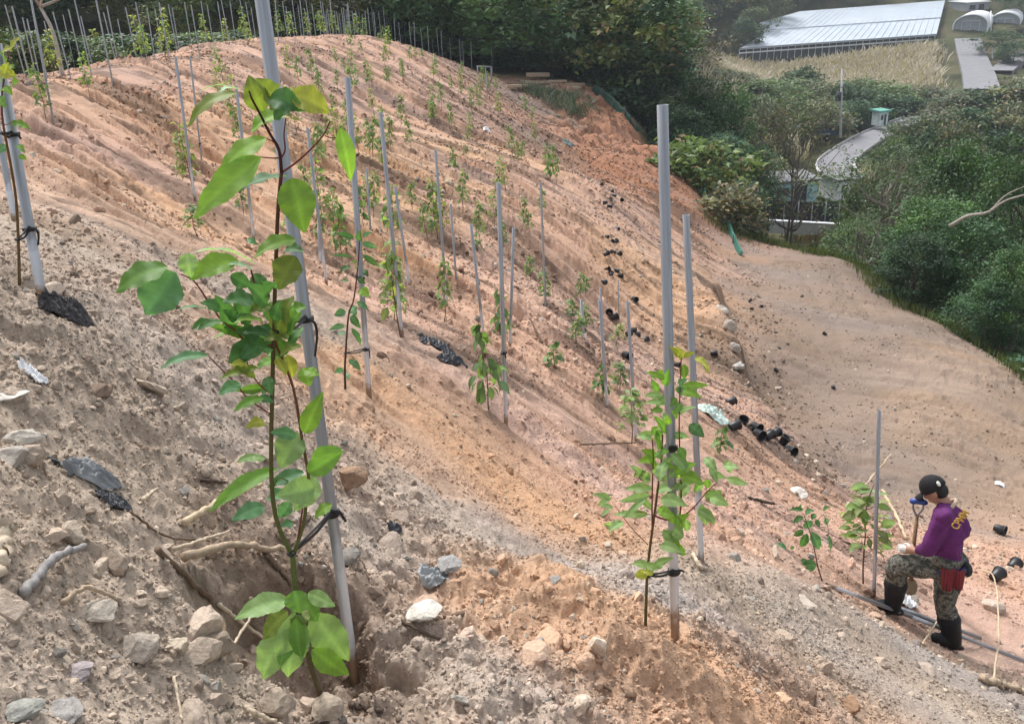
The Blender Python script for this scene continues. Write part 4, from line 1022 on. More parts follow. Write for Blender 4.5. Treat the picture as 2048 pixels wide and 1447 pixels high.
# ------------------------------------------------------------------ sticks, roots and boards
stick_m = attr_mat('dead_wood', rough=.9, grain=.3, scale=45, bump=.7, bdist=.004, spec=.2)
WOOD = dict(straw=(.50, .40, .27), pale=(.52, .43, .32), grey=(.30, .285, .275), brown=(.17, .12, .085), dark=(.09, .065, .05), slab=(.40, .31, .22))
def stick(px, wpx, col, label, lifts=(.02,), name='stick', cat='stick', flat=1.0, taper=.7):
    P = [hit(u, v) for u, v in px]; d = depth(P[0])
    r = wpx / FPX * d * .5
    for i, p in enumerate(P): p[2] = float(full_H(p[0:1], p[1:2])[0]) + lifts[min(i, len(lifts) - 1)] + r * .4
    n = 22; Q = smooth_path(P, n) if len(P) > 2 else np.linspace(P[0], P[1], n)
    rr = np.random.default_rng(int(px[0][0] * 7 + px[0][1]))
    Q = Q + rr.normal(size=Q.shape) * r * .22
    c = Q.mean(0)
    T = np.array(WOOD[col]) * rr.uniform(.85, 1.15, (n, 1)); T = np.repeat(T, 7, 0); T = np.vstack([T, T[0], T[-1]])
    mb = MB(); mb.tube(Q - c, np.linspace(r, r * taper, n) * rr.uniform(.85, 1.15, n), 7, True, T)
    if flat != 1.0:
        V = mb.V[0]; ax = (Q[-1] - Q[0]); V[:, 2] = V[:, 2]
    o = mb.build(name, stick_m, loc=Vector(c)); tag(o, label, cat); return o
for px, w, c, lab, lf in [
 ([(372,1060),(450,1028),(527,994)],15,'straw','long straw-coloured stick slanting up to the lowest leaves of the nearest sapling',(.02,.05,.06)),
 ([(345,1096),(462,1084)],9,'pale','thin pale stick lying level under the long straw-coloured one',(.02,.03)),
 ([(372,1132),(470,1124),(572,1120)],19,'slab','broad flat splinter of wood pointing at the black tie of the near sapling',(.03,.05,.05)),
 ([(322,1128),(395,1188),(440,1240),(458,1296)],14,'brown','crooked brown root hanging into the dug pit on its left side',(.03,.03,.03,.02)),
 ([(440,1226),(528,1282)],9,'pale','pale twig crossing the dug pit towards the bottom leaves',(.03,.03)),
 ([(458,1302),(516,1238)],7,'pale','thin pale twig forming a cross with another in the pit',(.02,.06)),
 ([(52,1196),(108,1142),(174,1104)],22,'grey','thick grey stick on the rubble at lower left',(.02,.04,.03)),
 ([(515,1108),(590,1186)],14,'brown','brown stick slanting behind the near sapling stem',(.03,.03)),
 ([(350,1362),(366,1445)],7,'pale','short pale stick pointing down at the bottom of the photo, lower left',(.02,.02)),
 ([(488,1412),(565,1447)],11,'pale','pale stick cut by the bottom frame edge below the pit',(.02,.02)),
 ([(700,1388),(762,1396)],15,'dark','dark bark piece on the front lip of the pit',(.01,.01)),
 ([(1160,903),(1285,896)],4,'brown','thin level twig left of the pale green sapling',(.05,.08)),
 ([(1386,1128),(1402,1142),(1432,1147)],9,'pale','curved pale strip at the foot of the slimmer right-hand stake',(.02,.02,.02)),
 ([(780,1216),(845,1258),(906,1268)],8,'dark','dark root on the slope right of the pit',(.015,.015,.01)),
 ([(1140,1336),(1225,1366)],7,'brown','brown root near the bottom of the orange bank',(.015,.01)),
 ([(1498,994),(1548,1010)],8,'dark','dark stick on the slope between the right sapling and the dark glossy one',(.02,.02)),
 ([(1690,1022),(1730,985),(1776,942)],6,'straw','pale bamboo stick rising left of the worker\'s stake',(.02,.15,.35)),
 ([(1760,1010),(1790,1050),(1812,1084)],6,'straw','pale bamboo stick falling from the stake to the worker\'s glove',(.3,.15,.05)),
 ([(1845,1288),(1880,1240),(1912,1200)],4,'straw','thin pale twig in front of the worker\'s back boot',(.02,.12,.25)),
 ([(1984,1372),(1990,1290),(1975,1215),(1950,1190)],5,'straw','tall pale bent twig in the rubble right of the worker',(.02,.25,.4,.35)),
 ([(1962,1366),(2046,1388)],16,'slab','flat pale board at the lower right corner',(.02,.02)),
 ([(892,370),(932,384)],14,'slab','pale slab of wood beside the rubble gully',(.03,.03)),
 ([(918,404),(940,400),(956,388)],5,'brown','small forked twig below the pale slab in the gully',(.02,.05,.1)),
 ([(270,1060),(330,1075),(420,1085)],6,'brown','thin brown root above the pit, left side',(.02,.02,.02)),
 ([(400,955),(455,985)],9,'dark','dark rotten stick left of the long narrow leaf',(.015,.015)),
 ([(290,1020),(318,988)],9,'pale','short pale chip right of the grey plastic sheet',(.02,.03)),
 ([(10,1075),(18,1120),(12,1166)],34,'pale','splintered pale wood block at the left frame edge',(.03,.03,.02)),
 ([(128,1208),(180,1195),(240,1215)],12,'slab','curved piece of bark below the thick grey stick',(.02,.04,.02)),
 ([(690,1065),(720,1110),(738,1150)],5,'brown','thin curved root right of the thick near stake',(.02,.03,.02)),
 ([(1085,690),(1060,660)],5,'brown','short twig in the middle of the slope',(.02,.1)),
]: stick(px, w, c, lab, lf)

# ------------------------------------------------------------------ larger stones one can tell apart
for i, (u, v, r, c, fl, lab) in enumerate([
 (48,884,44,(.47,.43,.37),.45,'big pale triangular slab of stone at the left, under the paper scrap'),
 (18,925,38,(.42,.38,.33),.6,'rounded pale stone at the left frame edge below the triangular slab'),
 (12,800,40,(.62,.58,.52),.45,'whitish flat stone at the left frame edge beside the paper scrap'),
 (200,795,26,(.22,.16,.12),.8,'dark brown lump of earth on the left slope'),
 (160,1345,40,(.33,.29,.29),.35,'flat purplish slab at lower left'),
 (48,1425,40,(.29,.29,.26),.5,'grey-green stone in the lower left corner'),
 (122,1425,42,(.33,.31,.29),.35,'flat grey stone right of the grey-green one in the lower left corner'),
 (352,1292,24,(.52,.44,.34),.7,'pale rounded stone on the earth block left of the pit'),
 (440,1300,34,(.30,.24,.19),.8,'brown earth block at the left wall of the pit'),
 (852,1224,38,(.62,.58,.51),.4,'white flat stone on the slope right of the thick near stake'),
 (706,962,30,(.27,.18,.12),.8,'brown lump of earth against the thick near stake'),
 (900,1130,24,(.33,.32,.31),.35,'grey stone chip right of the grey plastic scrap'),
 (1604,1206,26,(.50,.43,.36),.35,'flat pale slab tilted on the rubble below the dark glossy sapling'),
 (1596,990,17,(.66,.61,.54),.6,'white stone above the dark glossy sapling'),
 (1703,1414,22,(.30,.19,.12),.7,'reddish brown stone at the bottom right, on the orange bank'),
 (560,1412,34,(.36,.29,.23),.6,'dusty stone on the front lip of the pit, at the bottom'),
 (655,1418,32,(.40,.33,.26),.6,'dusty stone on the front lip of the pit, right of another'),
 (275,1300,40,(.36,.31,.26),.7,'grey brown clod on the earth block at lower left'),
 (200,1225,34,(.42,.37,.31),.5,'pale clod under the thick grey stick'),
 (1875,1128,16,(.5,.42,.35),.6,'pale stone behind the worker\'s waist'),
 (1985,1215,22,(.48,.40,.33),.6,'pale boulder in the rubble right of the worker'),
 (1760,1330,22,(.42,.34,.27),.6,'clod on the rubble ridge below the worker\'s front boot'),
 (1850,1345,26,(.40,.33,.27),.7,'clod on the rubble ridge below the worker\'s back boot'),
 (1443,622,14,(.45,.40,.34),.7,'topmost pale boulder on the scarp left of the terrace'),(1458,655,16,(.42,.375,.32),.8,'second pale boulder down the scarp left of the terrace'),(1470,700,13,(.39,.355,.31),.9,'third pale boulder down the scarp left of the terrace'),(1478,735,11,(.44,.42,.39),.9,'lowest grey boulder on the scarp left of the terrace'),
 (1110,1160,12,(.3,.28,.26),.3,'thin grey flake on the orange bank left of the pale green sapling'),
]):
    B = hit(u, v); d = depth(B); rr = r / FPX * d
    V = ICO3_V.copy(); g = np.random.default_rng(300 + i)
    for _ in range(11):
        n_ = g.normal(size=3); n_ /= np.linalg.norm(n_); h_ = g.uniform(.5, .85)
        V = V - n_ * np.maximum(V @ n_ - h_, 0)[:, None]
    nz = np.array([vnoise(V[:, 0] * 3 + i * 9, V[:, 1] * 3 + V[:, 2] * 2, 5)]).T + .5 * np.array([vnoise(V[:, 0] * 8 + i, V[:, 2] * 8 + V[:, 1] * 5, 6)]).T
    V = V * (1 + .22 * nz); V[:, 2] *= fl; V = V @ rotz(g.uniform(0, 6.28)).T @ rot_axis([1, .3, 0], g.uniform(-.3, .3)).T * rr * 1.1
    T = np.array(c) * (1 + .25 * nz)
    o = obj('stone', mesh_np('stone', V, ICO3_F, stone_m, T, False), loc=Vector(B + np.array([0, 0, rr * fl * .35]))); tag(o, lab, 'stone')

# ------------------------------------------------------------------ spare pipes lying in the trench under the worker
for i, (a, b, lab) in enumerate([((1652,1172),(1880,1258),'spare pipe lying downhill from the dark glossy sapling to the worker\'s boots'),
                                 ((1780,1214),(1960,1282),'spare pipe in the bundle passing under the worker\'s front boot'),
                                 ((1800,1232),(2046,1330),'spare pipe running from the worker\'s boots out of the right frame edge')]):
    P, Q = hit(*a), hit(*b); P[2] += .02 + .012 * i; Q[2] += .025 + .012 * i
    o = obj('pipe', stake_mid); align(o, P, Q); tag(o, lab, 'pipe')
# ------------------------------------------------------------------ the worker
WB = hit(1850, 1262)
WC = np.array([WB[0], WB[1], WB[2]])
def J(u, v, off=0.0): return onplane(u, v, WB, off) - WB
TO = -np.array([WB[0], WB[1], 0]); TO /= np.linalg.norm(TO)               # towards the viewer
LF = np.cross(TO, [0, 0, 1.0]); LF /= np.linalg.norm(LF)
if np.dot(LF, RGT) > 0: LF = -LF                                            # the way the worker faces
UP = np.array([0, 0, 1.0])
skin_m = mat('skin', (.36, .20, .13), rough=.55, noise=.12, scale=18)
shirt_m = mat('purple_shirt', (.105, .012, .115), rough=.85, noise=.22, scale=11, bump=.25)
boot_m = mat('black_rubber', (.010, .011, .014), rough=.55, spec=.3, noise=.3, scale=14)
cap_m = mat('black_cap', (.008, .008, .010), rough=.9, noise=.3, scale=30)
hair_m = mat('black_hair', (.006, .005, .005), rough=.6, noise=.3, scale=60)
glove_m = mat('white_glove', (.66, .64, .60), rough=.85, noise=.12, scale=20, bump=.3)
camo_m, _t3, _b3 = nodemat('camouflage_cloth'); _b3.inputs['Roughness'].default_value = .9
_tc3 = _t3.nodes.new('ShaderNodeTexCoord'); _n3 = _t3.nodes.new('ShaderNodeTexNoise'); _n3.inputs['Scale'].default_value = 22; _n3.inputs['Detail'].default_value = 3.5
_t3.links.new(_tc3.outputs['Object'], _n3.inputs['Vector']); _r3 = _t3.nodes.new('ShaderNodeValToRGB'); _r3.color_ramp.interpolation = 'CONSTANT'
_e = _r3.color_ramp.elements; _e[0].color = (.040, .042, .036, 1); _e[1].position = .44; _e[1].color = (.105, .108, .085, 1)
for p_, c_ in ((.52, (.19, .185, .16, 1)), (.60, (.05, .05, .038, 1)), (.68, (.30, .295, .27, 1))): q_ = _e.new(p_); q_.color = c_
_t3.links.new(_n3.outputs['Fac'], _r3.inputs[0]); _t3.links.new(_r3.outputs[0], _b3.inputs['Base Color'])
plaid_m, _t4, _b4 = nodemat('red_plaid'); _b4.inputs['Roughness'].default_value = .9
_tc4 = _t4.nodes.new('ShaderNodeTexCoord'); _c4 = None
_w1 = _t4.nodes.new('ShaderNodeTexWave'); _w1.bands_direction = 'Z'; _w1.inputs['Scale'].default_value = 17
_w2 = _t4.nodes.new('ShaderNodeTexWave'); _w2.bands_direction = 'X'; _w2.inputs['Scale'].default_value = 17
for w_ in (_w1, _w2): _t4.links.new(_tc4.outputs['Object'], w_.inputs['Vector'])
_mx = _t4.nodes.new('ShaderNodeMath'); _mx.operation = 'MAXIMUM'; _t4.links.new(_w1.outputs['Fac'], _mx.inputs[0]); _t4.links.new(_w2.outputs['Fac'], _mx.inputs[1])
_r4 = _t4.nodes.new('ShaderNodeValToRGB'); _r4.color_ramp.elements[0].position = .62; _r4.color_ramp.elements[0].color = (.26, .022, .024, 1); _r4.color_ramp.elements[1].position = .95; _r4.color_ramp.elements[1].color = (.05, .012, .02, 1)
_t4.links.new(_mx.outputs[0], _r4.inputs[0]); _t4.links.new(_r4.outputs[0], _b4.inputs['Base Color'])

def sweep(mb, pts_, rad, seg=14, squash=None):
    """closed limb with rounded ends along pts_; squash flattens along a direction"""
    P = np.asarray(pts_, float); n = max(10, 6 * len(P)); Q = smooth_path(P, n); R = np.interp(np.linspace(0, 1, n), np.linspace(0, 1, len(rad)), rad)
    a0 = Q[0] - Q[1]; a0 /= np.linalg.norm(a0); a1 = Q[-1] - Q[-2]; a1 /= np.linalg.norm(a1)
    hd = []; tl = []
    for f in (0.98, .8, .45): hd.append((Q[0] + a0 * R[0] * f, R[0] * math.sqrt(1 - f * f))); tl.append((Q[-1] + a1 * R[-1] * f, R[-1] * math.sqrt(1 - f * f)))
    Q2 = np.vstack([[h[0] for h in hd], Q, [t[0] for t in tl[::-1]]]); R2 = np.concatenate([[h[1] for h in hd], R, [t[1] for t in tl[::-1]]])
    mb.tube(Q2, R2, seg, True); return mb
def organic(name, mb, m, parent, voxel=.011, smooth=6):
    o = mb.build(name, m, parent); r = o.modifiers.new('one_skin', 'REMESH'); r.mode = 'VOXEL'; r.voxel_size = voxel; r.use_smooth_shade = True
    s = o.modifiers.new('soften', 'SMOOTH'); s.iterations = smooth; s.factor = .5; return o
def ball(mb, c, r, sc=(1, 1, 1), R=None):
    V = ICO3_V * r * np.array(sc)
    if R is not None: V = V @ np.asarray(R).T
    mb.add(V + c, None, ICO3_F); return mb
pel = J(1894, 1122); hipL = J(1888, 1132, .10); hipR = J(1900, 1134, -.09)
kneeL = J(1796, 1131, .14); ankL = J(1786, 1212, .10); toeL = J(1760, 1230, .13)
kneeR = J(1890, 1202, -.06); ankR = J(1907, 1286, -.02); toeR = J(1870, 1292, .04)
for q_, g_ in ((ankL, .085), (toeL, .055), (ankR, .085), (toeR, .055)):
    w_ = WB + q_; q_[2] = max(q_[2], float(full_H(w_[0:1], w_[1:2])[0]) + g_ - WB[2])
chest = J(1899, 1052); neck = J(1893, 1012); head = J(1868, 977)
shL = J(1886, 1034, .17); elL = J(1858, 1096, .22); wrL = J(1834, 1102, .14)
shR = J(1905, 1032, -.17); elR = J(1878, 1088, -.24); wrR = J(1840, 1094, -.12)
chin = J(1861, 1001)
ctex = bpy.data.textures.new('cloth_folds', 'CLOUDS'); ctex.noise_scale = .085; ctex.noise_depth = 2
def folds(o, k):
    m_ = o.modifiers.new('folds', 'DISPLACE'); m_.texture = ctex; m_.strength = k; m_.mid_level = .5; m_.texture_coords = 'LOCAL'
# one continuous body
mb = MB()
sweep(mb, [pel + TO * .05, (pel + chest) / 2 + TO * .05, chest + TO * .06], [.10, .10, .11]); sweep(mb, [pel - TO * .05, (pel + chest) / 2 - TO * .05, chest - TO * .06], [.10, .10, .11])
sweep(mb, [chest, neck, head - UP * .03], [.09, .058, .055]); sweep(mb, [chest, shL], [.08, .06]); sweep(mb, [chest, shR], [.08, .06])
for s, e, w in ((shL, elL, wrL), (shR, elR, wrR)): sweep(mb, [s, (s + e) / 2, e, (e + w) / 2, w], [.055, .050, .042, .040, .030])
for h, k, a, t in ((hipL, kneeL, ankL, toeL), (hipR, kneeR, ankR, toeR)): sweep(mb, [h, (h + k) / 2, k, (k + a) / 2, a], [.085, .080, .060, .058, .042]); sweep(mb, [a, t], [.04, .03])
hd = (head - neck); hd /= np.linalg.norm(hd); fw = LF * .70 - UP * .66 - TO * .10; fw /= np.linalg.norm(fw); sdv = np.cross(fw, hd); sdv /= np.linalg.norm(sdv); hu = np.cross(sdv, fw)
if np.dot(hu, UP) < 0: hu = -hu
HR = np.stack([fw, sdv, hu], 1)
ball(mb, head, .093, (1.0, .78, 1.12), HR); ball(mb, head + fw * .035 - hu * .06, .068, (1.0, .85, .95), HR)
ball(mb, head + fw * .108 - hu * .035, .017, (1.1, .8, 1.3), HR)                                       # nose
ball(mb, head + fw * .092 - hu * .010, .02, (.6, 2.2, .5), HR)                                          # brow
ball(mb, head + fw * .09 - hu * .075, .016, (.6, 1.5, .45), HR)                                         # mouth
for s in (-1, 1): ball(mb, head + sdv * s * .080 - fw * .005 - hu * .02, .026, (.75, .35, 1.2), HR)     # ears
def hand(mb, w, dirv, palm, nrm, L=.085):
    d = dirv / np.linalg.norm(dirv); n = nrm - d * np.dot(nrm, d); n /= np.linalg.norm(n); s = np.cross(d, n)
    sweep(mb, [w, w + d * L * .9], [.026, .036], 10)
    for k, (o_, ln, cu) in enumerate(((-.030, .060, .5), (-.011, .070, .6), (.010, .066, .65), (.030, .052, .7))):
        p0 = w + d * L * .95 + s * o_; p1 = p0 + d * ln * .5 + n * ln * .2 * cu; p2 = p1 + d * ln * .22 + n * ln * .45 * cu; p3 = p2 - d * ln * .12 + n * ln * .3 * cu
        sweep(mb, [p0, p1, p2, p3], [.0105, .010, .009, .008], 8)
    t0 = w + d * L * .35 - s * .030; sweep(mb, [t0, t0 - s * .022 + d * .02 + n * .012, t0 - s * .018 + d * .048 + n * .028], [.013, .011, .009], 8)
hand(mb, wrL, LF * .9 - UP * .15 - TO * .1, .085, -UP * .5 - TO * .6); hand(mb, wrR, LF * .9 + TO * .25 - UP * .1, .085, -UP * .3 + TO * .5)
worker = organic('person', mb, skin_m, None, .009, 3); worker.location = Vector(WB)
tag(worker, 'person in a purple long-sleeved shirt, black cap and camouflage trousers, one knee raised, looking down', 'person')
# clothing
mb = MB()
for o_, r_ in ((.075, .105), (-.075, .105)): sweep(mb, [pel + TO * o_ - UP * .01, (pel + chest) / 2 + TO * o_ * 1.1, chest + TO * o_ * 1.15, neck + TO * o_ * .9 - UP * .05], [.118, .112, r_ * 1.12, .075])
sweep(mb, [chest - LF * .03, chest - LF * .02 + UP * .09], [.13, .10])
sweep(mb, [shR + UP * .0, neck - UP * .03, shL + UP * .0], [.078, .080, .078])
for s, e, w in ((shL, elL, wrL), (shR, elR, wrR)):
    f_ = e + (w - e) * .72; sweep(mb, [s, (s + e) / 2 + UP * .0, e, (e + f_) / 2, f_], [.084, .074, .068, .060, .048])
for k in range(9):
    a_ = rng.uniform(0, 1); p = pel + (chest - pel) * a_ + TO * .15; sweep(mb, [p + LF * .09, p + TO * .012 - UP * .02, p - LF * .08 - UP * .05], [.012, .02, .010], 8)
shirt = organic('shirt', mb, shirt_m, worker, .010, 5); folds(shirt, .034)
mb = MB(); an = np.linspace(0, 2 * np.pi, 25); nx = neck + UP * .02; axn = (head - neck) / np.linalg.norm(head - neck); cx = np.cross(axn, TO); cx /= np.linalg.norm(cx); cy = np.cross(axn, cx)
mb.tube(nx - axn * .02 + .072 * np.cos(an)[:, None] * cx * 1.1 + .072 * np.sin(an)[:, None] * cy - axn * (.018 * np.cos(an))[:, None] * (1 if np.dot(cx, LF) > 0 else -1), .017, 8)
mb.build('collar', mat('beige_collar', (.42, .33, .25), rough=.9, noise=.3, scale=70), shirt)
mb = MB(); sweep(mb, [hipL + UP * .06, pel + UP * .05, hipR + UP * .06], [.125, .13, .125])
for h, k, a in ((hipL, kneeL, ankL), (hipR, kneeR, ankR)):
    e = k + (a - k) * .50; sweep(mb, [h, (h + k) / 2, k, (k + e) / 2, e], [.120, .106, .092, .088, .074])
for k in range(8):
    f_ = rng.uniform(.1, .9); p = hipL + (kneeL - hipL) * f_ + TO * .075; sweep(mb, [p + UP * .06, p + TO * .018, p - UP * .06 - LF * .03], [.010, .016, .010], 8)
    p = kneeR + (ankR - kneeR) * f_ * .5 + TO * .06; sweep(mb, [p + LF * .05, p + TO * .012 - UP * .02, p - LF * .05], [.010, .014, .010], 8)
folds(organic('trousers', mb, camo_m, worker, .010, 4), .034)
for k, a, t in ((kneeL, ankL, toeL), (kneeR, ankR, toeR)):
    mb = MB(); s = k + (a - k) * .44; sweep(mb, [s, (s + a) / 2, a], [.096, .086, .068]); sweep(mb, [a - UP * .0, a + (t - a) * .5 - UP * .005, t], [.062, .056, .050]); sweep(mb, [a - (t - a) / np.linalg.norm(t - a) * .045 - UP * .03, a - UP * .03], [.036, .045])
    sweep(mb, [s, s + (a - s) * .05], [.102, .102])
    b = organic('boot', mb, boot_m, worker, .009, 3)
    d_ = (t - a); d_[2] = d_[2]; d_ = d_ / np.linalg.norm(d_); mb = MB(); sweep(mb, [a - d_ * .06 - UP * .052, a + d_ * .07 - UP * .052, t - UP * .042], [.040, .042, .040], 12); mb.V[-1][:, 2] = np.maximum(mb.V[-1][:, 2], mb.V[-1][:, 2].mean() - .022)
    mb.build('sole', mat('boot_sole', (.03, .028, .026), rough=.8, noise=.4, scale=30), b)
mb = MB(); Vc = ICO3_V.copy(); Vc[:, 2] = np.maximum(Vc[:, 2], -.12); mb.add((Vc * np.array([.112, .092, .112])) @ HR.T + head + hu * .018 - fw * .004, None, ICO3_F)
cap = mb.build('cap', cap_m, worker)
mb = MB(); g = np.linspace(-1, 1, 11); brim = [head + fw * (.090 + .095 * math.sqrt(max(0, 1 - a * a)) * q) + sdv * a * .078 + hu * (.012 - .02 * a * a - .02 * q + t_) for t_ in (0, .008) for q in (0, 1) for a in g]
i = np.arange(10); mb.add(brim, np.vstack([np.stack([i, i + 1, 12 + i, 11 + i], 1), np.stack([22 + i, 33 + i, 34 + i, 23 + i], 1), np.stack([11 + i, 12 + i, 34 + i, 33 + i], 1)])); mb.build('brim', cap_m, cap)
mb = MB(); ball(mb, head - fw * .088 + hu * .045 + sdv * (.05 if np.dot(sdv, TO) > 0 else -.05), .024, (.5, 1, 1), HR); mb.build('badge', glove_m, cap)
mb = MB(); ball(mb, head - fw * .030 - hu * .026, .083, (.85, .86, .95), HR); mb.build('hair', hair_m, worker)
for w, dv, nv in ((wrL, LF * .9 - UP * .15 - TO * .1, -UP * .5 - TO * .6), (wrR, LF * .9 + TO * .25 - UP * .1, -UP * .3 + TO * .5)):
    mb = MB(); hand(mb, w + dv * .035, dv, .085, nv, .088); mb2 = MB()
    o = mb.build('glove', glove_m, worker); r = o.modifiers.new('one_skin', 'REMESH'); r.mode = 'VOXEL'; r.voxel_size = .0045; r.use_smooth_shade = True
mb = MB(); an = np.linspace(0, 2 * np.pi, 33); bc = pel + UP * .005
mb.tube(bc + .150 * np.cos(an)[:, None] * LF + .215 * np.sin(an)[:, None] * TO, .024, 8); mb.build('belt', mat('navy_belt', (.03, .04, .10), rough=.7, noise=.3, scale=20), worker)
def flap(u0, v0, u1, v1, off, bulge=.03):
    a, b, c, d_ = J(u0, v0, off), J(u1, v0 + 3, off - .02), J(u1 - 2, v1 + 2, off + .01), J(u0 + 1, v1, off + .03); n = 9; V = []
    for y_ in np.linspace(0, 1, n):
        for x_ in np.linspace(0, 1, n): V.append(a * (1 - x_) * (1 - y_) + b * x_ * (1 - y_) + c * x_ * y_ + d_ * (1 - x_) * y_ + TO * (bulge * math.sin(math.pi * x_) + .012 * math.sin(x_ * 13) * y_))
    i = np.arange(n - 1)[:, None] * n; j = np.arange(n - 1); return np.array(V), np.stack([i + j, i + j + 1, i + n + j + 1, i + n + j], -1).reshape(-1, 4)
for q in ((1884, 1133, 1908, 1176, .235), (1908, 1136, 1928, 1174, .20)):
    V, F = flap(*q); mb = MB(); mb.add(V, F); o = mb.build('plaid_pouch', plaid_m, worker); so = o.modifiers.new('thickness', 'SOLIDIFY'); so.thickness = .012; so.offset = -1
mb = MB(); ball(mb, J(1934, 1138, .04), .052, (.7, 1.2, 1.25)); mb.build('waist_bag', mat('dark_bag', (.03, .033, .037), rough=.8, noise=.3, scale=20), worker)
# yellow lettering across the back
cu = bpy.data.curves.new('lettering', 'FONT'); cu.body = 'CPMM'; cu.size = .085; cu.extrude = .0; cu.offset = .0015; cu.align_x = 'CENTER'; cu.align_y = 'CENTER'; cu.resolution_u = 3
to = bpy.data.objects.new('lettering', cu); COL.objects.link(to)
xa = J(1937, 1020, 0) - J(1911, 1056, 0); xa -= TO * np.dot(xa, TO); xw = np.linalg.norm(xa); xa /= xw; ya = np.cross(TO, xa)
mt = bpy.data.meshes.new_from_object(to); bpy.data.objects.remove(to)
co = np.empty(len(mt.vertices) * 3, np.float32); mt.vertices.foreach_get('co', co); co = co.reshape(-1, 3)
co[:, 0] *= .88 * xw / (co[:, 0].max() - co[:, 0].min()); mt.vertices.foreach_set('co', co.ravel()); mt.update()
mt.materials.clear(); mt.materials.append(mat('yellow_print', (.62, .40, .06), rough=.7, noise=.15, scale=40))
lt = obj('lettering', mt, shirt)
lt.matrix_local = Matrix.Translation(Vector(J(1921, 1039, .55))) @ Matrix((xa, ya, TO)).transposed().to_4x4()
sw = lt.modifiers.new('on_cloth', 'SHRINKWRAP'); sw.target = shirt; sw.wrap_method = 'PROJECT'; sw.use_project_z = True; sw.use_project_x = False; sw.use_project_y = False; sw.use_negative_direction = True; sw.use_positive_direction = False; sw.offset = .006
so = lt.modifiers.new('thickness', 'SOLIDIFY'); so.thickness = .002

# spade held upright in front of the worker
sp_ = empty('spade', Vector(WB)); tag(sp_, 'spade with a blue D-shaped grip held upright in front of the worker\'s chest', 'spade')
wood_m = mat('ash_handle', (.30, .20, .11), rough=.6, noise=.25, scale=14); bluep_m = mat('blue_grip', (.02, .06, .28), rough=.4, noise=.15, scale=20)
q0, q1, q2 = J(1834, 1030, -.03), J(1827, 1095, -.03), J(1823, 1160, -.03)
mb = MB(); mb.tube([q0, q1, q2], .017, 10); mb.build('shaft', wood_m, sp_)
mb = MB(); ga, gb = J(1828, 1002, -.03), J(1847, 1004, -.03)
for e in (ga, gb): mb.tube(smooth_path([q0 - UP * .01, (q0 + e) / 2 + (e - (ga + gb) / 2) * .5, e], 8), .009, 7)
mb.build('yoke', steel_m, sp_)
mb = MB(); dx = (gb - ga) / np.linalg.norm(gb - ga); sweep(mb, [ga - dx * .01, (ga + gb) / 2 + UP * .008, gb + dx * .01], [.026, .031, .026], 12); mb.build('grip', bluep_m, sp_)
mb = MB(); bl = []
for y_, w_ in ((0, .55), (.25, .95), (.6, 1.0), (.85, .8), (1.0, .25)):
    for x_ in np.linspace(-1, 1, 7): bl.append(q2 + LF * (-.06 * w_ * x_ * 1.0) - UP * (.19 * y_ - .02) + TO * (.02 * x_ * x_ - .01 - .02 * y_))
i = np.arange(4)[:, None] * 7; j = np.arange(6); mb.add(bl, np.stack([i + j, i + j + 1, i + 7 + j + 1, i + 7 + j], -1).reshape(-1, 4))
o = mb.build('blade', mat('dusty_blade', (.42, .36, .26), rough=.7, noise=.2, scale=12), sp_); so = o.modifiers.new('thickness', 'SOLIDIFY'); so.thickness = .004
# ------------------------------------------------------------------ trees and scrub
tree_leaf_m = attr_mat('tree_leaf', rough=.6, grain=.18, scale=3, bump=0, translucent=.18, spec=.3, objvar=.34)
tree_bark_m = attr_mat('tree_bark', rough=.9, grain=.35, scale=14, bump=.6, bdist=.02, spec=.15)
def leaf_cards(C, size, r, cols, nup=.9, narrow=.45, hang=.0):
    """one folded card per point of C"""
    n = len(C)
    nr = r.normal(size=(n, 3)) * .75; nr[:, 2] = np.abs(nr[:, 2]) * .6 + nup; nr /= np.linalg.norm(nr, axis=1)[:, None]
    ax = r.normal(size=(n, 3)); ax[:, 2] -= hang; ax -= nr * (ax * nr).sum(1)[:, None]; ax /= np.linalg.norm(ax, axis=1)[:, None]
    sd_ = np.cross(nr, ax)
    l = size * r.uniform(.6, 1.35, n)[:, None]; w = l * narrow
    V = np.stack([C - ax * l * .5, C + sd_ * w * .5 + nr * w * .15, C + ax * l * .5 - nr * l * .12, C - sd_ * w * .5 + nr * w * .15], 1)
    F = np.arange(4 * n).reshape(n, 4)
    T = np.repeat(cols, 4, 0)
    return V.reshape(-1, 3), F, T
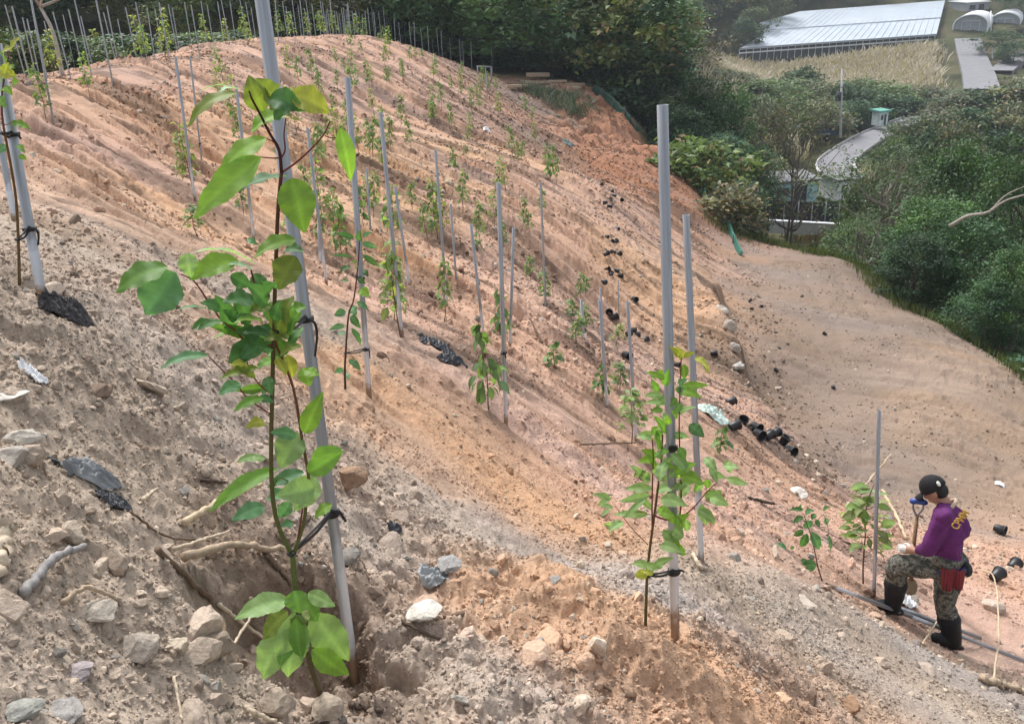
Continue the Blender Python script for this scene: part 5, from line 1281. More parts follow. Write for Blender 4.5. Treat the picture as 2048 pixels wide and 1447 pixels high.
def tree_proto(seed, Ht, crown0, rx, nclump, per, lsize, tint, tvar=.25, sig=.30, narrow=.5, hang=0., trunk_r=.11, barkc=(.12, .095, .075), lean=0., top=1.0, nl=7, stems=1, hollow=.55, warm=.0):
    """tapered trunk with limbs; crown of leaf clumps filling an uneven volume"""
    r = np.random.default_rng(seed); mb = MB()
    hub = []
    for s_ in range(stems):
        a0 = r.uniform(0, 6.28); sp = (.25 if stems > 1 else 0)
        P = [np.array([math.cos(a0) * sp * .4, math.sin(a0) * sp * .4, -.4])]
        for i in range(5): P.append(P[-1] + np.array([r.normal() * .10 + lean * .3 + math.cos(a0) * sp * .5, r.normal() * .10 + math.sin(a0) * sp * .5, (Ht * .74 + .4) / 5]))
        P = smooth_path(P, 14); mb.tube(P, np.linspace(trunk_r, trunk_r * .35, 14), 7, True, np.array(barkc) * r.uniform(.8, 1.25))
        hub.append(P)
    cl = []
    for k in range(nclump):
        z = r.uniform(0, 1) ** .8; a = r.uniform(0, 6.28)
        prof = math.sin(math.pi * (.12 + .80 * z) ** 1.0) ** .7 if top == 1.0 else (1 - z) ** .6 + .15
        q = r.uniform(hollow, 1.0) * (1 + .35 * math.sin(a * 2 + seed) * math.sin(3 * z + seed))
        q *= r.uniform(.7, 1.3)
        cl.append(np.array([math.cos(a) * rx * prof * q + lean * z * Ht * .3, math.sin(a) * rx * prof * q, crown0 + (Ht - crown0) * z + r.normal() * .12]))
    cl = np.array(cl)
    for k in range(nl):
        c = cl[int(r.integers(nclump))]; P = hub[k % stems]
        i = int(np.clip((c[2] - .25 * (c[2] + 1)) / (Ht * .74) * 13, 3, 12)); p = P[i]
        m = (p + c) / 2 + np.array([0, 0, -.1 * np.linalg.norm(c - p)])
        mb.tube(smooth_path([p, m, c], 8), np.linspace(trunk_r * .4, trunk_r * .1, 8), 5, False, np.array(barkc) * r.uniform(.8, 1.3))
    cnt = r.integers(int(per * .5), int(per * 1.5), nclump); idx = np.repeat(np.arange(nclump), cnt)
    sg = r.uniform(.6, 1.35, nclump) * sig
    C = cl[idx] + r.normal(size=(len(idx), 3)) * sg[idx, None] * np.array([1.15, 1.15, .62])
    C[:, 2] = np.maximum(C[:, 2], .12)
    cc = r.uniform(1 - tvar, 1 + tvar, nclump)[idx] * r.uniform(.75, 1.3, len(idx))
    col = np.array(tint)[None] * cc[:, None]
    ye = (r.random(nclump) < .25)[idx]; col[ye] *= np.array([1.3, 1.2, .85])
    if warm:
        br = r.random(len(idx)) < warm; col[br] = np.array([.16, .12, .065]) * r.uniform(.7, 1.4, (br.sum(), 1))
    V, F, T = leaf_cards(C, lsize, r, col, narrow=narrow, hang=hang)
    return dict(trunk=(np.vstack(mb.V), mb.F4, mb.F3, np.vstack(mb.T), mb), leaves=(V, F, T), H=Ht, W=2 * rx)
TP = {}
def P_(k, **kw): TP[k] = tree_proto(**kw)
DK = (.056, .112, .058); MG = (.062, .125, .050); OL = (.088, .122, .058); BR = (.115, .195, .055); BL = (.058, .112, .078)
P_('dense', seed=1, Ht=7, crown0=1.6, rx=2.7, nclump=95, per=62, lsize=.27, sig=.30, tint=DK)
P_('dense_two', seed=2, Ht=7.5, crown0=1.2, rx=2.4, nclump=95, per=62, lsize=.26, sig=.30, tint=BL, stems=2)
P_('green', seed=3, Ht=6.5, crown0=1.3, rx=2.8, nclump=85, per=62, lsize=.26, sig=.30, tint=MG)
P_('olive', seed=4, Ht=7, crown0=2.0, rx=2.9, nclump=75, per=60, lsize=.24, sig=.30, tint=OL, warm=.12, nl=12, stems=2)
P_('bright', seed=5, Ht=6, crown0=2.2, rx=2.0, nclump=50, per=65, lsize=.26, sig=.30, tint=BR)
P_('brown', seed=6, Ht=5, crown0=1.2, rx=1.9, nclump=55, per=60, lsize=.15, tint=(.075, .058, .040), warm=.3, nl=12)
P_('sparse', seed=7, Ht=6.5, crown0=2.2, rx=2.9, nclump=70, per=26, lsize=.14, tint=(.075, .085, .042), warm=.3, nl=34, trunk_r=.10, barkc=(.14, .12, .10), stems=2, sig=.3)
P_('bamboo', seed=8, Ht=7, crown0=.8, rx=1.5, nclump=70, per=75, lsize=.24, tint=(.10, .125, .045), narrow=.16, hang=1.3, stems=3, trunk_r=.04, barkc=(.13, .13, .06))
P_('bush', seed=9, Ht=2.4, crown0=.25, rx=1.7, nclump=60, per=60, lsize=.24, tint=(.10, .15, .068), trunk_r=.05, stems=3, nl=5, warm=.08)
P_('dark_bush', seed=10, Ht=2.6, crown0=.25, rx=1.6, nclump=60, per=60, lsize=.24, tint=(.050, .10, .055), trunk_r=.05, stems=2, nl=5)
P_('grey_bush', seed=11, Ht=2.2, crown0=.2, rx=1.7, nclump=55, per=60, lsize=.22, tint=(.115, .138, .088), trunk_r=.05, stems=3, nl=5, warm=.2)
P_('near', seed=12, Ht=5.5, crown0=1.0, rx=2.2, nclump=130, per=95, lsize=.15, tint=(.052, .11, .040), sig=.27, stems=2, nl=16, trunk_r=.10)
P_('near_dark', seed=13, Ht=5.0, crown0=.7, rx=2.0, nclump=120, per=95, lsize=.15, tint=(.042, .095, .044), sig=.26, stems=2, nl=14)
P_('near_bare', seed=14, Ht=6.0, crown0=1.6, rx=2.4, nclump=70, per=42, lsize=.15, tint=(.07, .12, .052), sig=.28, stems=3, nl=34, barkc=(.24, .215, .18))
def proto_meshes(k):
    p = TP[k]
    if 'me' not in p:
        p['me'] = (p['trunk'][4].mesh('trunk', tree_bark_m), mesh_np('crown', *p['leaves'][:2], tree_leaf_m, p['leaves'][2]))
    return p['me']
NAME = dict(dense='evergreen_tree', dense_two='evergreen_tree', green='leafy_tree', olive='leafy_tree', bright='leafy_tree', brown='withered_tree', sparse='thin_tree', bamboo='bamboo_clump', bush='bush', dark_bush='bush', grey_bush='bush', near='roadside_tree', near_dark='roadside_tree', near_bare='roadside_tree')
def tree(u, vtop, d, kind, wpx, label, group=None, sinkv=0.0, hmin=.8):
    T = pt(u, vtop, d); xy = T[:2]
    zg = float(H(xy[0:1], xy[1:2])[0]); h = max(T[2] - zg, hmin)
    p = TP[kind]; me = proto_meshes(kind)
    r = empty(NAME[kind], Vector((xy[0], xy[1], zg - .1))); s = wpx * d / FPX / p['W']; k = h / p['H']
    r.scale = (s, s, k); r.rotation_euler = (0, 0, rng.uniform(0, 6.28))
    tag(r, label, 'bush' if 'bush' in kind else ('bamboo' if kind == 'bamboo' else 'tree'), group)
    obj('trunk', me[0], r); obj('crown', me[1], r); return r

_q0 = 0
BY_RIDGE = [
 (905,22,56,'dense',170,'dark tree rising behind the falling ridge stakes, right of the far ridge'),
 (985,30,58,'dense_two',150,'dark bluish tree left above the timber pile'),
 (1060,18,60,'dense',160,'dense dark tree directly above the timber pile'),
 (1140,5,62,'brown',110,'reddish brown withered tree in the forest above the ridge notch'),
 (1205,22,58,'bright',95,'bright green crowned tree above the right end of the timber pile'),
 (1150,70,56,'dense_two',130,'dark tree whose trunk stands right behind the timber pile'),
 (1285,38,55,'olive',190,'large olive tree with pale forked trunk right of the timber pile'),
 (1245,120,52,'dense',120,'dark low tree behind the top of the green netting'),
 (1335,120,50,'dense_two',150,'dark tree on the bank below the large olive tree'),
 (1410,160,47,'green',150,'green tree right of the tall right-hand stake top'),
 (1365,215,43,'dense',130,'dark tree just right of the tall stake, above the netting'),
 (1460,185,50,'green',130,'green tree beside the pale plumes, right of the tall stake'),
 (1440,270,42,'dense_two',140,'dark tree in the middle of the bank above the green netting'),
 (1500,300,43,'dense',130,'very dark tree at the foot of the bank beside the black fence'),
 (1475,360,38,'dense_two',100,'dark tree hanging over the lower end of the green netting'),
 (1030,85,53,'dark_bush',140,'dark bush left of the timber pile at the forest edge'),
 (905,75,54,'dark_bush',120,'dark bush behind the short ridge stakes'),
 (1600,200,40,'sparse',200,'thin brownish tree with bare forking limbs in front of the valley road'),
 (1545,250,46,'sparse',120,'small thin tree left of the bare-limbed one'),
 (1715,440,36,'bush',70,'bush at the far right end of the dirt terrace'),
]
for a in BY_RIDGE: tree(*a)
for u, v, d, w in [(1322,258,41,60),(1345,292,39,60),(1372,322,37,60),(1400,352,36,60),(1428,392,34,60),(1455,425,33,60),(1300,232,43,50),(1362,300,40,70),(1420,365,38,70)]:
    tree(u + 44, v + 14, d, ('dark_bush', 'bush', 'dark_bush', 'grey_bush')[_q0 % 4], w, 'low bush crowding the green netting along the bank edge', 'bushes along the green netting', hmin=.5); _q0 += 1
for a in [
 (1768,295,30,'near_bare',260,'leaning multi-stemmed tree on the terrace edge, left of the dark roadside trees'),
 (1730,430,29,'near_bare',120,'thin-stemmed tree nearest to the far end of the terrace'),
 (1870,400,27,'near',210,'broad green tree on the terrace edge at the right, behind its outer corner'),
 (1840,470,25,'near_dark',150,'dark glossy tree at the middle of the terrace outer edge'),
 (1960,440,25,'near_dark',190,'dark tree near the right frame edge above the terrace'),
 (2040,330,30,'near',200,'green tree cut by the right frame edge, topmost of the roadside trees'),
 (1930,300,34,'near',200,'light green tree in the middle distance at the right, below the valley road'),
 (2050,500,22,'near',180,'tree cut by the right frame edge just above the terrace corner'),
 (1990,560,22,'near_dark',130,'low dark tree over the terrace corner at the right'),
 (1990,270,40,'green',200,'leafy tree behind the roadside trees at the right frame edge'),
 (1820,350,38,'olive',150,'olive tree between the leaning tree and the road'),
 ]:
    t_ = tree(*a)
    if a[0] == 1960:
        mb = MB(); Q = smooth_path([pt(1900,452,23.6), pt(1935,432,23.2), pt(1975,425,22.8), pt(2010,402,22.4), pt(2055,388,22.0)], 16); mb.tube(Q, np.linspace(.055, .02, 16), 7, True, np.array([.34, .31, .27]))
        Q2 = smooth_path([Q[8], Q[8] + [.3, -.1, .45], Q[8] + [.75, -.2, .7]], 8); mb.tube(Q2, np.linspace(.03, .01, 8), 6, True, np.array([.34, .31, .27]))
        q_ = mb.build('bare_limb', tree_bark_m); child_world(q_, t_)
# scrub on the valley floor and slopes beyond, each bush its own
SCR = ('olive bush in the scrub belt below the pale reed field', 'bushes in the scrub belt below the reeds')
SCD = ('dark bush in the scrub belt behind the utility pole', 'dark bushes behind the utility pole')
SCR2 = ('grey-green bush on the rise right of the valley road', 'bushes right of the valley road')
_k = 0
for u, v, d, w in [(1400,150,100,120),(1470,140,108,110),(1530,150,104,120),(1590,150,112,130),(1650,160,110,110),(1720,150,112,130),(1780,160,110,120),(1840,165,112,130),(1500,180,92,120),(1570,185,92,120),(1640,195,94,110),(1880,170,118,120),(1440,130,112,100),(1540,205,80,110)]:
    tree(u, v + 10, d, ('bush', 'grey_bush', 'bush')[_k % 3], w, *SCR); _k += 1
for u, v, d, w in [(1700,175,106,100),(1745,185,106,110),(1720,205,100,90),(1800,195,106,110),(1860,200,108,110),(1660,215,100,90),(1600,140,118,90)]: tree(u, v, d, 'dark_bush', w, *SCD)
for u, v, d, w in [(1920,190,100,130),(1990,180,98,140),(2045,165,96,130),(1850,235,84,110),(1900,225,82,120),(1960,225,80,130),(2030,215,78,130),(1800,275,66,90),(1800,318,60,90),(1850,270,62,110),(1920,260,60,120),(1720,365,50,70),(1770,345,52,80)]:
    tree(u, v, d, ('grey_bush', 'bush', 'grey_bush', 'dark_bush')[_k % 4], w, *SCR2); _k += 1
for u, v, d, w, kd, lab in [(2000,62,150,90,'green','leafy tree below the two arched tunnels, right of the steep lane'),(2035,85,140,80,'dense','dark tree at the right frame edge below the arched tunnels'),(1385,100,120,90,'olive','olive tree at the left end of the pale reed field')]: tree(u, v, d, kd, w, lab)
CR = ('bush behind the thin stakes on the left crest', 'bushes behind the left crest')
for u, v, d, w, kd in [(20,60,24,150,'bush'),(90,70,27,140,'dark_bush'),(150,75,28,130,'bush'),(220,70,31,140,'dark_bush'),(290,72,33,130,'dark_bush'),(380,72,36,130,'bush'),(450,62,38,120,'dark_bush'),(560,48,44,110,'dark_bush'),(640,42,48,110,'bush'),(720,35,52,100,'dark_bush'),(800,48,54,100,'dark_bush')]: tree(u, v, d, kd, w, *CR)
tree(340, -40, 42, 'bamboo', 130, 'yellowish bamboo clump in the dark forest behind the left crest')
tree(720, -60, 60, 'green', 170, 'green tree behind the crowded far ridge stakes')
tree(640, -50, 58, 'dense_two', 170, 'dark tree behind the crowded stakes, nearest to the thick near stake')
tree(820, -20, 60, 'dense', 180, 'dark tree above the place where the far ridge begins to fall')

tree(2040, 5, 196, 'green', 100, 'green tree in the top right corner of the photo')
tree(1985, -12, 200, 'dense', 90, 'dark tree behind the arched tunnels at the top edge')
tree(1925, -15, 205, 'dense_two', 90, 'dark tree behind the low grey shed at the top edge')
tree(2045, 50, 168, 'olive', 60, 'olive tree at the right frame edge beside the arched tunnel')
tree(1405, 15, 185, 'dense_two', 95, 'dark tree on the hill left of the greenhouse')
# the bare pale tree among the crest stakes
def bare_tree(u, vtop, d, label):
    T = pt(u, vtop, d); zg = float(H(T[0:1], T[1:2])[0]); B = np.array([T[0], T[1], zg - .1])
    r = np.random.default_rng(77); mb = MB(); root = empty('bare_tree', Vector(B)); tag(root, label, 'tree')
    def grow(p, dr, L, rad, lev):
        q = p + dr * L * .5 + r.normal(size=3) * L * .05; e = p + dr * L + r.normal(size=3) * L * .07
        mb.tube(smooth_path([p, q, e], 7), np.linspace(rad, rad * .6, 7), 6, False, np.array([.36, .34, .31]) * r.uniform(.8, 1.15))
        if lev < 4:
            for _ in range(3 if lev < 3 else 2):
                nd = dr + r.normal(size=3) * .55; nd[2] = abs(nd[2]) * .7 + .12; nd /= np.linalg.norm(nd); grow(e, nd, L * .66, rad * .6, lev + 1)
    grow(np.zeros(3), np.array([0, 0, 1.0]), 1.7, .06, 0)
    mb.build('trunk', tree_bark_m, root); return root
bare_tree(92, 10, 21, 'bare pale tree with forking leafless branches among the left crest stakes')

# far wood: one mass of joined crowns
def wood(name, spots, kinds, label, seed):
    r = np.random.default_rng(seed); Vs, Fs, Ts, n = [], [], [], 0
    for (x, y, h) in spots:
        p = TP[kinds[int(r.integers(len(kinds)))]]; z = float(H(np.array([x]), np.array([y]))[0])
        V, F, T = p['leaves']; a = r.uniform(0, 6.28); s = h / p['H']
        keep = np.sort(r.choice(len(F), int(len(F) * .55), replace=False))
        V4 = V.reshape(-1, 4, 3)[keep]; C = V4.mean(1, keepdims=True); V4 = C + (V4 - C) * 1.45
        Vn = V4.reshape(-1, 3) @ rotz(a).T * np.array([s * r.uniform(.95, 1.3), s * r.uniform(.95, 1.3), s]) + [x, y, z - .3]
        Vs.append(Vn); Fs.append(np.arange(len(Vn)).reshape(-1, 4) + n); n += len(Vn)
        Ts.append(np.repeat(T.reshape(-1, 4, 3)[keep][:, 0], 4, 0) * r.uniform(.7, 1.35) * np.array([r.uniform(.85, 1.2), 1, r.uniform(.8, 1.2)]))
    o = obj(name, mesh_np(name, np.vstack(Vs), np.vstack(Fs), tree_leaf_m, np.vstack(Ts))); tag(o, label, 'wood', kind='stuff'); return o
sp = []
for _ in range(4000):
    y = 50 + 100 * rng.random() ** 1.5; x = rng.uniform(-.76, .20) * y
    if soil_mask(np.array([x]), np.array([y]))[0] > .3 or (y < 70 and x > 8): continue
    if y < 58 and rng.random() < .4: continue
    if all((x - a) ** 2 + (y - b) ** 2 > (2.4 + .025 * y) ** 2 for a, b, _ in sp): sp.append((x, y, rng.uniform(5.5, 9)))
    if len(sp) >= 290: break
wood('forest', sp, ['dense', 'dense_two', 'green', 'dense', 'olive', 'bamboo', 'brown'], 'dark forest covering the hill behind the ridge', 51)
sp2 = []
for _ in range(4000):
    y = rng.uniform(172, 262); x = rng.uniform(.10, .80) * y
    if y < 207 and .30 < x / y < .56: continue
    if y < 190 and x / y > .5: continue
    if all((x - a) ** 2 + (y - b) ** 2 > 30 for a, b, _ in sp2): sp2.append((x, y, rng.uniform(7, 11)))
    if len(sp2) >= 190: break
for _ in range(900):
    y = rng.uniform(118, 205); x = rng.uniform(.05, .19) * y
    if all((x - a) ** 2 + (y - b) ** 2 > 22 for a, b, _ in sp2): sp2.append((x, y, rng.uniform(6, 9)))
    if len(sp2) >= 230: break
wood('hillside_wood', sp2, ['dense', 'green', 'olive', 'dense_two'], 'woodland on the far hill around the pale greenhouse', 52)
sp3 = []
for _ in range(4000):
    y = rng.uniform(31, 75); x = rng.uniform(.22, .42) * y if y < 50 else rng.uniform(.14, .34) * y
    if soil_mask(np.array([x]), np.array([y]))[0] > .15 or (28 < y < 64 and .27 < x / y < .41): continue
    if all((x - a) ** 2 + (y - b) ** 2 > 5.5 for a, b, _ in sp3): sp3.append((x, y, rng.uniform(1.2, 2.6)))
    if len(sp3) >= 60: break
for _ in range(4000):
    y = rng.uniform(60, 112); x = rng.uniform(.2, .78) * y
    if 70 < y < 108 and .30 < x / y < .50: continue
    if all((x - a) ** 2 + (y - b) ** 2 > 14 for a, b, _ in sp3): sp3.append((x, y, rng.uniform(.8, 1.6)))
    if len(sp3) >= 150: break
for _ in range(3000):
    y = rng.uniform(9, 30); x = rng.uniform(12.2, 22)
    if soil_mask(np.array([x]), np.array([y]))[0] > .12: continue
    if all((x - a) ** 2 + (y - b) ** 2 > 2.2 for a, b, _ in sp3): sp3.append((x, y, rng.uniform(.5, 1.1)))
    if len(sp3) >= 210: break
wood('undergrowth', sp3, ['bush', 'dark_bush', 'grey_bush', 'bush'], 'tangled green undergrowth on the bank and valley floor', 53)
# a green fringe right along the terrace edge
def tufts(name, pts_, hgt, tint, label, seed, per=60, wid=.012, spread=.5, plume=None, lean=.35):
    r = np.random.default_rng(seed); n = len(pts_) * per
    c = np.repeat(pts_, per, 0) + np.concatenate([r.normal(size=(n, 2)) * spread, np.zeros((n, 1))], 1)
    c[:, 2] = H(c[:, 0], c[:, 1]) - .03
    h = hgt * r.uniform(.5, 1.2, n)[:, None]; a = r.uniform(0, 6.28, n); dr = np.stack([np.cos(a), np.sin(a), 0 * a], 1)
    w = np.stack([-np.sin(a), np.cos(a), 0 * a], 1) * (wid * r.uniform(.6, 1.4, n))[:, None]
    ln = (r.uniform(.05, 1, n) * lean)[:, None]
    up = np.array([0, 0, 1.0])
    m = c + up * h * .6 + dr * h * ln * .35; t = c + up * h * .95 + dr * h * ln
    V = np.stack([c - w * .6, c + w * .6, m + w, m - w, t + w * .15, t - w * .15], 1).reshape(-1, 3)
    b = (np.arange(n) * 6)[:, None]
    F = np.concatenate([b + [0, 1, 2, 3], b + [3, 2, 4, 5]], 0)
    T = np.repeat(np.array(tint) * r.uniform(.65, 1.35, (n, 1)), 6, 0)
    if plume is not None:
        T = T.reshape(n, 6, 3); T[:, 2:] = np.array(plume) * r.uniform(.7, 1.2, (n, 1, 1)); T = T.reshape(-1, 3)
    o = obj(name, mesh_np(name, V, F, tree_leaf_m, T)); tag(o, label, 'grass' if 'grass' in name else 'reeds', kind='stuff'); return o
g_ = []
for _ in range(1500):
    y = rng.uniform(10, 32); x = rng.uniform(8.5, 15)
    m = soil_mask(np.array([x]), np.array([y]))[0]
    if .02 < m < .75: g_.append((x, y, 0))
g_ += [(p[0] + rng.normal() * .5, p[1] + rng.normal() * .4, 0) for p in [hit(u, v) for u, v in ((1520,480),(1560,478),(1600,476),(1650,476),(1690,480),(1480,470),(1510,470))] for _ in range(8)]
tufts('grass', np.array(g_), .28, (.085, .11, .035), 'fringe of weeds and grass along the terrace edge', 61, per=26, spread=.22)
d_ = [(p[0] + rng.normal() * .5, p[1] + rng.normal() * .3, 0) for p in [hit(u, v) for u, v in ((1655,482),(1675,484),(1690,490),(1620,480))] for _ in range(8)]
tufts('dry_grass', np.array(d_), .8, (.34, .25, .155), 'dry tan grass at the far end of the terrace', 62, per=30, spread=.25)
r_ = []
for _ in range(6000):
    y = rng.uniform(122, 172); x = rng.uniform(.19, .482) * y
    if y > 168: continue
    if fbm(np.array([x * .06]), np.array([y * .06]), 66, 2)[0] < -.28: continue
    r_.append((x, y, 0))
    if len(r_) > 1800: break
tufts('reeds', np.array(r_), 2.1, (.25, .23, .14), 'field of pale plumed reeds below the greenhouse', 63, per=22, wid=.11, spread=1.2, plume=(.63, .545, .45), lean=.9)
r2 = [(p[0] + rng.normal() * 2.0, p[1] + rng.normal() * 2, 0) for p in [pt(u, v, d) for u, v, d in ((1390,150,105),(1420,165,100),(1470,215,90),(1500,205,88),(1535,230,84),(1890,258,84),(1880,275,70),(1800,300,66),(1560,190,95))] for _ in range(7)]
tufts('reed_plumes', np.array(r2), 2.6, (.20, .17, .08), 'pale reed plumes scattered in the valley scrub', 64, per=26, wid=.06, spread=.9, plume=(.46, .39, .32), lean=.7)
tufts('fallen_brush', np.array([(p[0] + rng.normal() * .5, p[1] + rng.normal() * .5, 0) for p in [hit(u, v) for u, v in ((1100,195),(1115,205),(1130,212),(1145,215),(1160,222),(1125,195),(1150,205))] for _ in range(5)]), .55, (.12, .15, .11), 'grey-green fallen brush below the timber pile', 65, per=40, wid=.02, spread=.4, lean=1.6)

# ------------------------------------------------------------------ roads in the valley
road_m = mat('concrete_road', (.20, .20, .215), rough=.9, noise=.12, scale=1.2, bump=.2)
kerb_m = mat('pale_kerb', (.46, .455, .44), rough=.85, noise=.12, scale=3)
def road(name, pts_, width, label, lift=.45, mm=None, w2=None):
    P = np.array(pts_, float); Q = smooth_path(P, 60); Q[:, 2] = H(Q[:, 0], Q[:, 1])
    k = np.ones(9) / 9; zz = np.convolve(np.pad(Q[:, 2], 4, mode='edge'), k, 'valid'); Q[:, 2] = zz + lift
    tg = np.gradient(Q[:, :2], axis=0); tg /= np.linalg.norm(tg, axis=1)[:, None]; nn = np.stack([-tg[:, 1], tg[:, 0]], 1)
    mb = MB(); L = Q.copy(); R = Q.copy(); L[:, :2] += nn * width / 2; R[:, :2] -= nn * width / 2
    Ld, Rd = L - [0, 0, 1.2], R - [0, 0, 1.2]; V = np.vstack([L, R, Ld, Rd]); n = len(Q); i = np.arange(n - 1)
    F = np.vstack([np.stack([n + i, n + i + 1, i + 1, i], 1), np.stack([i, i + 1, 2 * n + i + 1, 2 * n + i], 1), np.stack([3 * n + i, 3 * n + i + 1, n + i + 1, n + i], 1)])
    mb.add(V, F); o = mb.build(name, mm or road_m, smooth=False); tag(o, label, 'road', kind='structure'); return o, L, R
def g2(u, v, zf):
    """ground point in the valley on the level zf under a picture point"""
    d = ray(float(u), float(v)); t = zf / d[2]; return d * t
ro, rL, rR = road('road', [g2(1790,430,-14.7), g2(1735,385,-14.7), g2(1690,345,-14.7), g2(1672,318,-14.7), g2(1690,292,-14.7), g2(1735,265,-14.7), g2(1790,246,-14.7), g2(1850,228,-14.6)], 3.3, 'grey concrete road winding along the valley floor')
def kerb(name, E, label):
    mb = MB()
    for a, b in zip(E[:-1:2], E[2::2]):
        pass
    mb.tube(E + [0, 0, .10], .13, 4, True); o = mb.build(name, kerb_m, smooth=False); tag(o, label, 'kerb', kind='structure')
kerb('road_kerb', rL[:58], 'pale kerb along the far side of the valley road'); kerb('road_kerb', rR[:58], 'pale kerb along the near side of the valley road')
road('lane', [g2(1965,178,-14.0), g2(1958,140,-13.0), g2(1948,105,-11.6), g2(1935,78,-10.4)], 4.6, 'steep grey lane climbing beside the reed field', lift=.6)
road('lane', [g2(2000,140,-13.2), g2(2030,118,-12.6), g2(2055,108,-12.4)], 3.5, 'short grey lane at the right frame edge below the tunnels', lift=.6)

# ------------------------------------------------------------------ buildings, fence, vehicles in the valley
film_m = mat('greenhouse_film', (.50, .56, .63), rough=.35, noise=.06, scale=.4)
dark_m = mat('dark_gap', (.05, .055, .06), rough=.8, noise=.3, scale=2)
grey_m = mat('grey_metal', (.33, .35, .37), rough=.6, noise=.15, scale=2)
whitep_m = mat('white_paint', (.74, .76, .78), rough=.5, noise=.06, scale=2)
def slab(mb, top, th, tint=None):
    T = np.asarray(top, float); n = len(T); Bm = T - [0, 0, th]
    c = T.mean(0); V = np.vstack([T, Bm, c, c - [0, 0, th]])
    F3 = [(i, (i + 1) % n, 2 * n) for i in range(n)] + [(n + (i + 1) % n, n + i, 2 * n + 1) for i in range(n)]
    F4 = [(i, n + i, n + (i + 1) % n, (i + 1) % n) for i in range(n)]
    return mb.add(V, F4, F3)
gh = empty('greenhouse', Vector(pt(1680, 90, 165))); tag(gh, 'long pale greenhouse with a huge sloping film roof above the reed field', 'greenhouse')
RC = [pt(u, v, d) for u, v, d in ((1480,97,160),(1873,69,168),(1890,1,187),(1600,23,184),(1518,46,176),(1530,66,170))]
mb = MB(); slab(mb, RC, .25); o = mb.build('roof', film_m, None, False); child_world(o, gh)
mb = MB()
for f in np.linspace(0.03, .97, 26):
    a = RC[0] + (RC[1] - RC[0]) * f; b = RC[3] + (RC[2] - RC[3]) * f
    if f < .12: b = a + (b - a) * (.35 + 4 * f)
    mb.tube([a + [0, 0, .01], b + [0, 0, .01]], .035, 4)
mb.tube([RC[0] + [0, 0, .02], RC[1] + [0, 0, .02]], .12, 4)
mid_a, mid_b = RC[0] * .55 + RC[3] * .45, RC[1] * .55 + RC[2] * .45
mb.tube([mid_a + [0, 0, .1], mid_b + [0, 0, .1]], .09, 4)
o = mb.build('roof_rail', mat('film_batten', (.40, .45, .51), rough=.6, noise=.1, scale=1)); child_world(o, gh)
def wall(mb, a, b, h, th=.12, drop=0.):
    a = np.asarray(a, float); b = np.asarray(b, float); n = np.cross(b - a, [0, 0, 1]); n /= np.linalg.norm(n); n = n * th / 2
    V = [a - n, b - n, b + n, a + n]; V = np.array(V + [v - np.array([0, 0, h]) for v in V])
    mb.add(V, [(0, 1, 2, 3), (7, 6, 5, 4), (0, 4, 5, 1), (1, 5, 6, 2), (2, 6, 7, 3), (3, 7, 4, 0)])
mb = MB(); inn = np.array([0, 1.0, -.3]); wall(mb, RC[0] + inn, RC[1] + inn, 2.3); o = mb.build('front_wall', dark_m, smooth=False); child_world(o, gh)
mb = MB(); wall(mb, RC[0] + [0, .5, -.75], RC[1] + [0, .5, -.75], .25)
for f in np.linspace(0, 1, 30): q = RC[0] + (RC[1] - RC[0]) * f; mb.tube([q + [0, .4, -.1], q + [0, .4, -2.4]], .05, 5)
o = mb.build('wall_frame', whitep_m, smooth=False); child_world(o, gh)
mb = MB(); wall(mb, RC[1] + [-.2, .4, -.3], RC[2] + [-.2, 0, -.3], 4.2); o = mb.build('gable_wall', grey_m, smooth=False); child_world(o, gh)
def tunnel(u, v, d, w, h, L, label):
    B = pt(u, v, d); r = empty('arched_tunnel', Vector(B)); tag(r, label, 'greenhouse')
    ax = np.array([.55, .83, .03]); ax /= np.linalg.norm(ax); sx = np.cross(ax, [0, 0, 1]); sx /= np.linalg.norm(sx)
    an = np.linspace(0, np.pi, 17); ring = np.stack([sx * math.cos(a) * w / 2 + np.array([0, 0, 1]) * (h * .45 + math.sin(a) * h * .55) for a in an])
    ring = np.vstack([ring[:1] - [0, 0, h * .45], ring, ring[-1:] - [0, 0, h * .45]]); n = len(ring)
    V = np.vstack([ring * [1, 1, 1], ring + ax * L, ring * .94 , ring * .94 + ax * L]); i = np.arange(n - 1)
    mb = MB(); mb.add(V, np.vstack([np.stack([i, i + 1, n + i + 1, n + i], 1), np.stack([2 * n + i, 3 * n + i, 3 * n + i + 1, 2 * n + i + 1], 1), np.stack([i, 2 * n + i, 2 * n + i + 1, i + 1], 1)]))
    o = mb.build('film_roof', whitep_m, r)
    mb = MB(); c = np.array([0, 0, h * .4]); e = ring * .93 + ax * .5
    mb.add(np.vstack([e, c + ax * .5]), None, [(k, k + 1, n) for k in range(n - 1)] + [(n - 1, 0, n)]); o = mb.build('end_wall', grey_m, r, False)
    mb = MB()
    for zz in (0.02, h * .62): mb.box([0, 0, 0], [w * .5, .12, .14], np.stack([sx, -ax, [0, 0, 1]], 1)); mb.V[-1] += ax * .35 + np.array([0, 0, zz + .1])
    for xx in (-.25, 0, .25): mb.box([0, 0, 0], [.12, .14, h * .62], np.stack([sx, -ax, [0, 0, 1]], 1)); mb.V[-1] += ax * .35 + sx * xx * w + np.array([0, 0, h * .31])
    mb.build('door_frame', film_m, r, False)
tunnel(1938, 68, 172, 6.4, 3.7, 12, 'arched film tunnel beside the greenhouse, left one of two')
tunnel(2006, 62, 176, 6.0, 3.6, 12, 'arched film tunnel beside the greenhouse, right one of two')
roofd_m = mat('weathered_roof', (.15, .155, .16), rough=.85, noise=.35, scale=2)
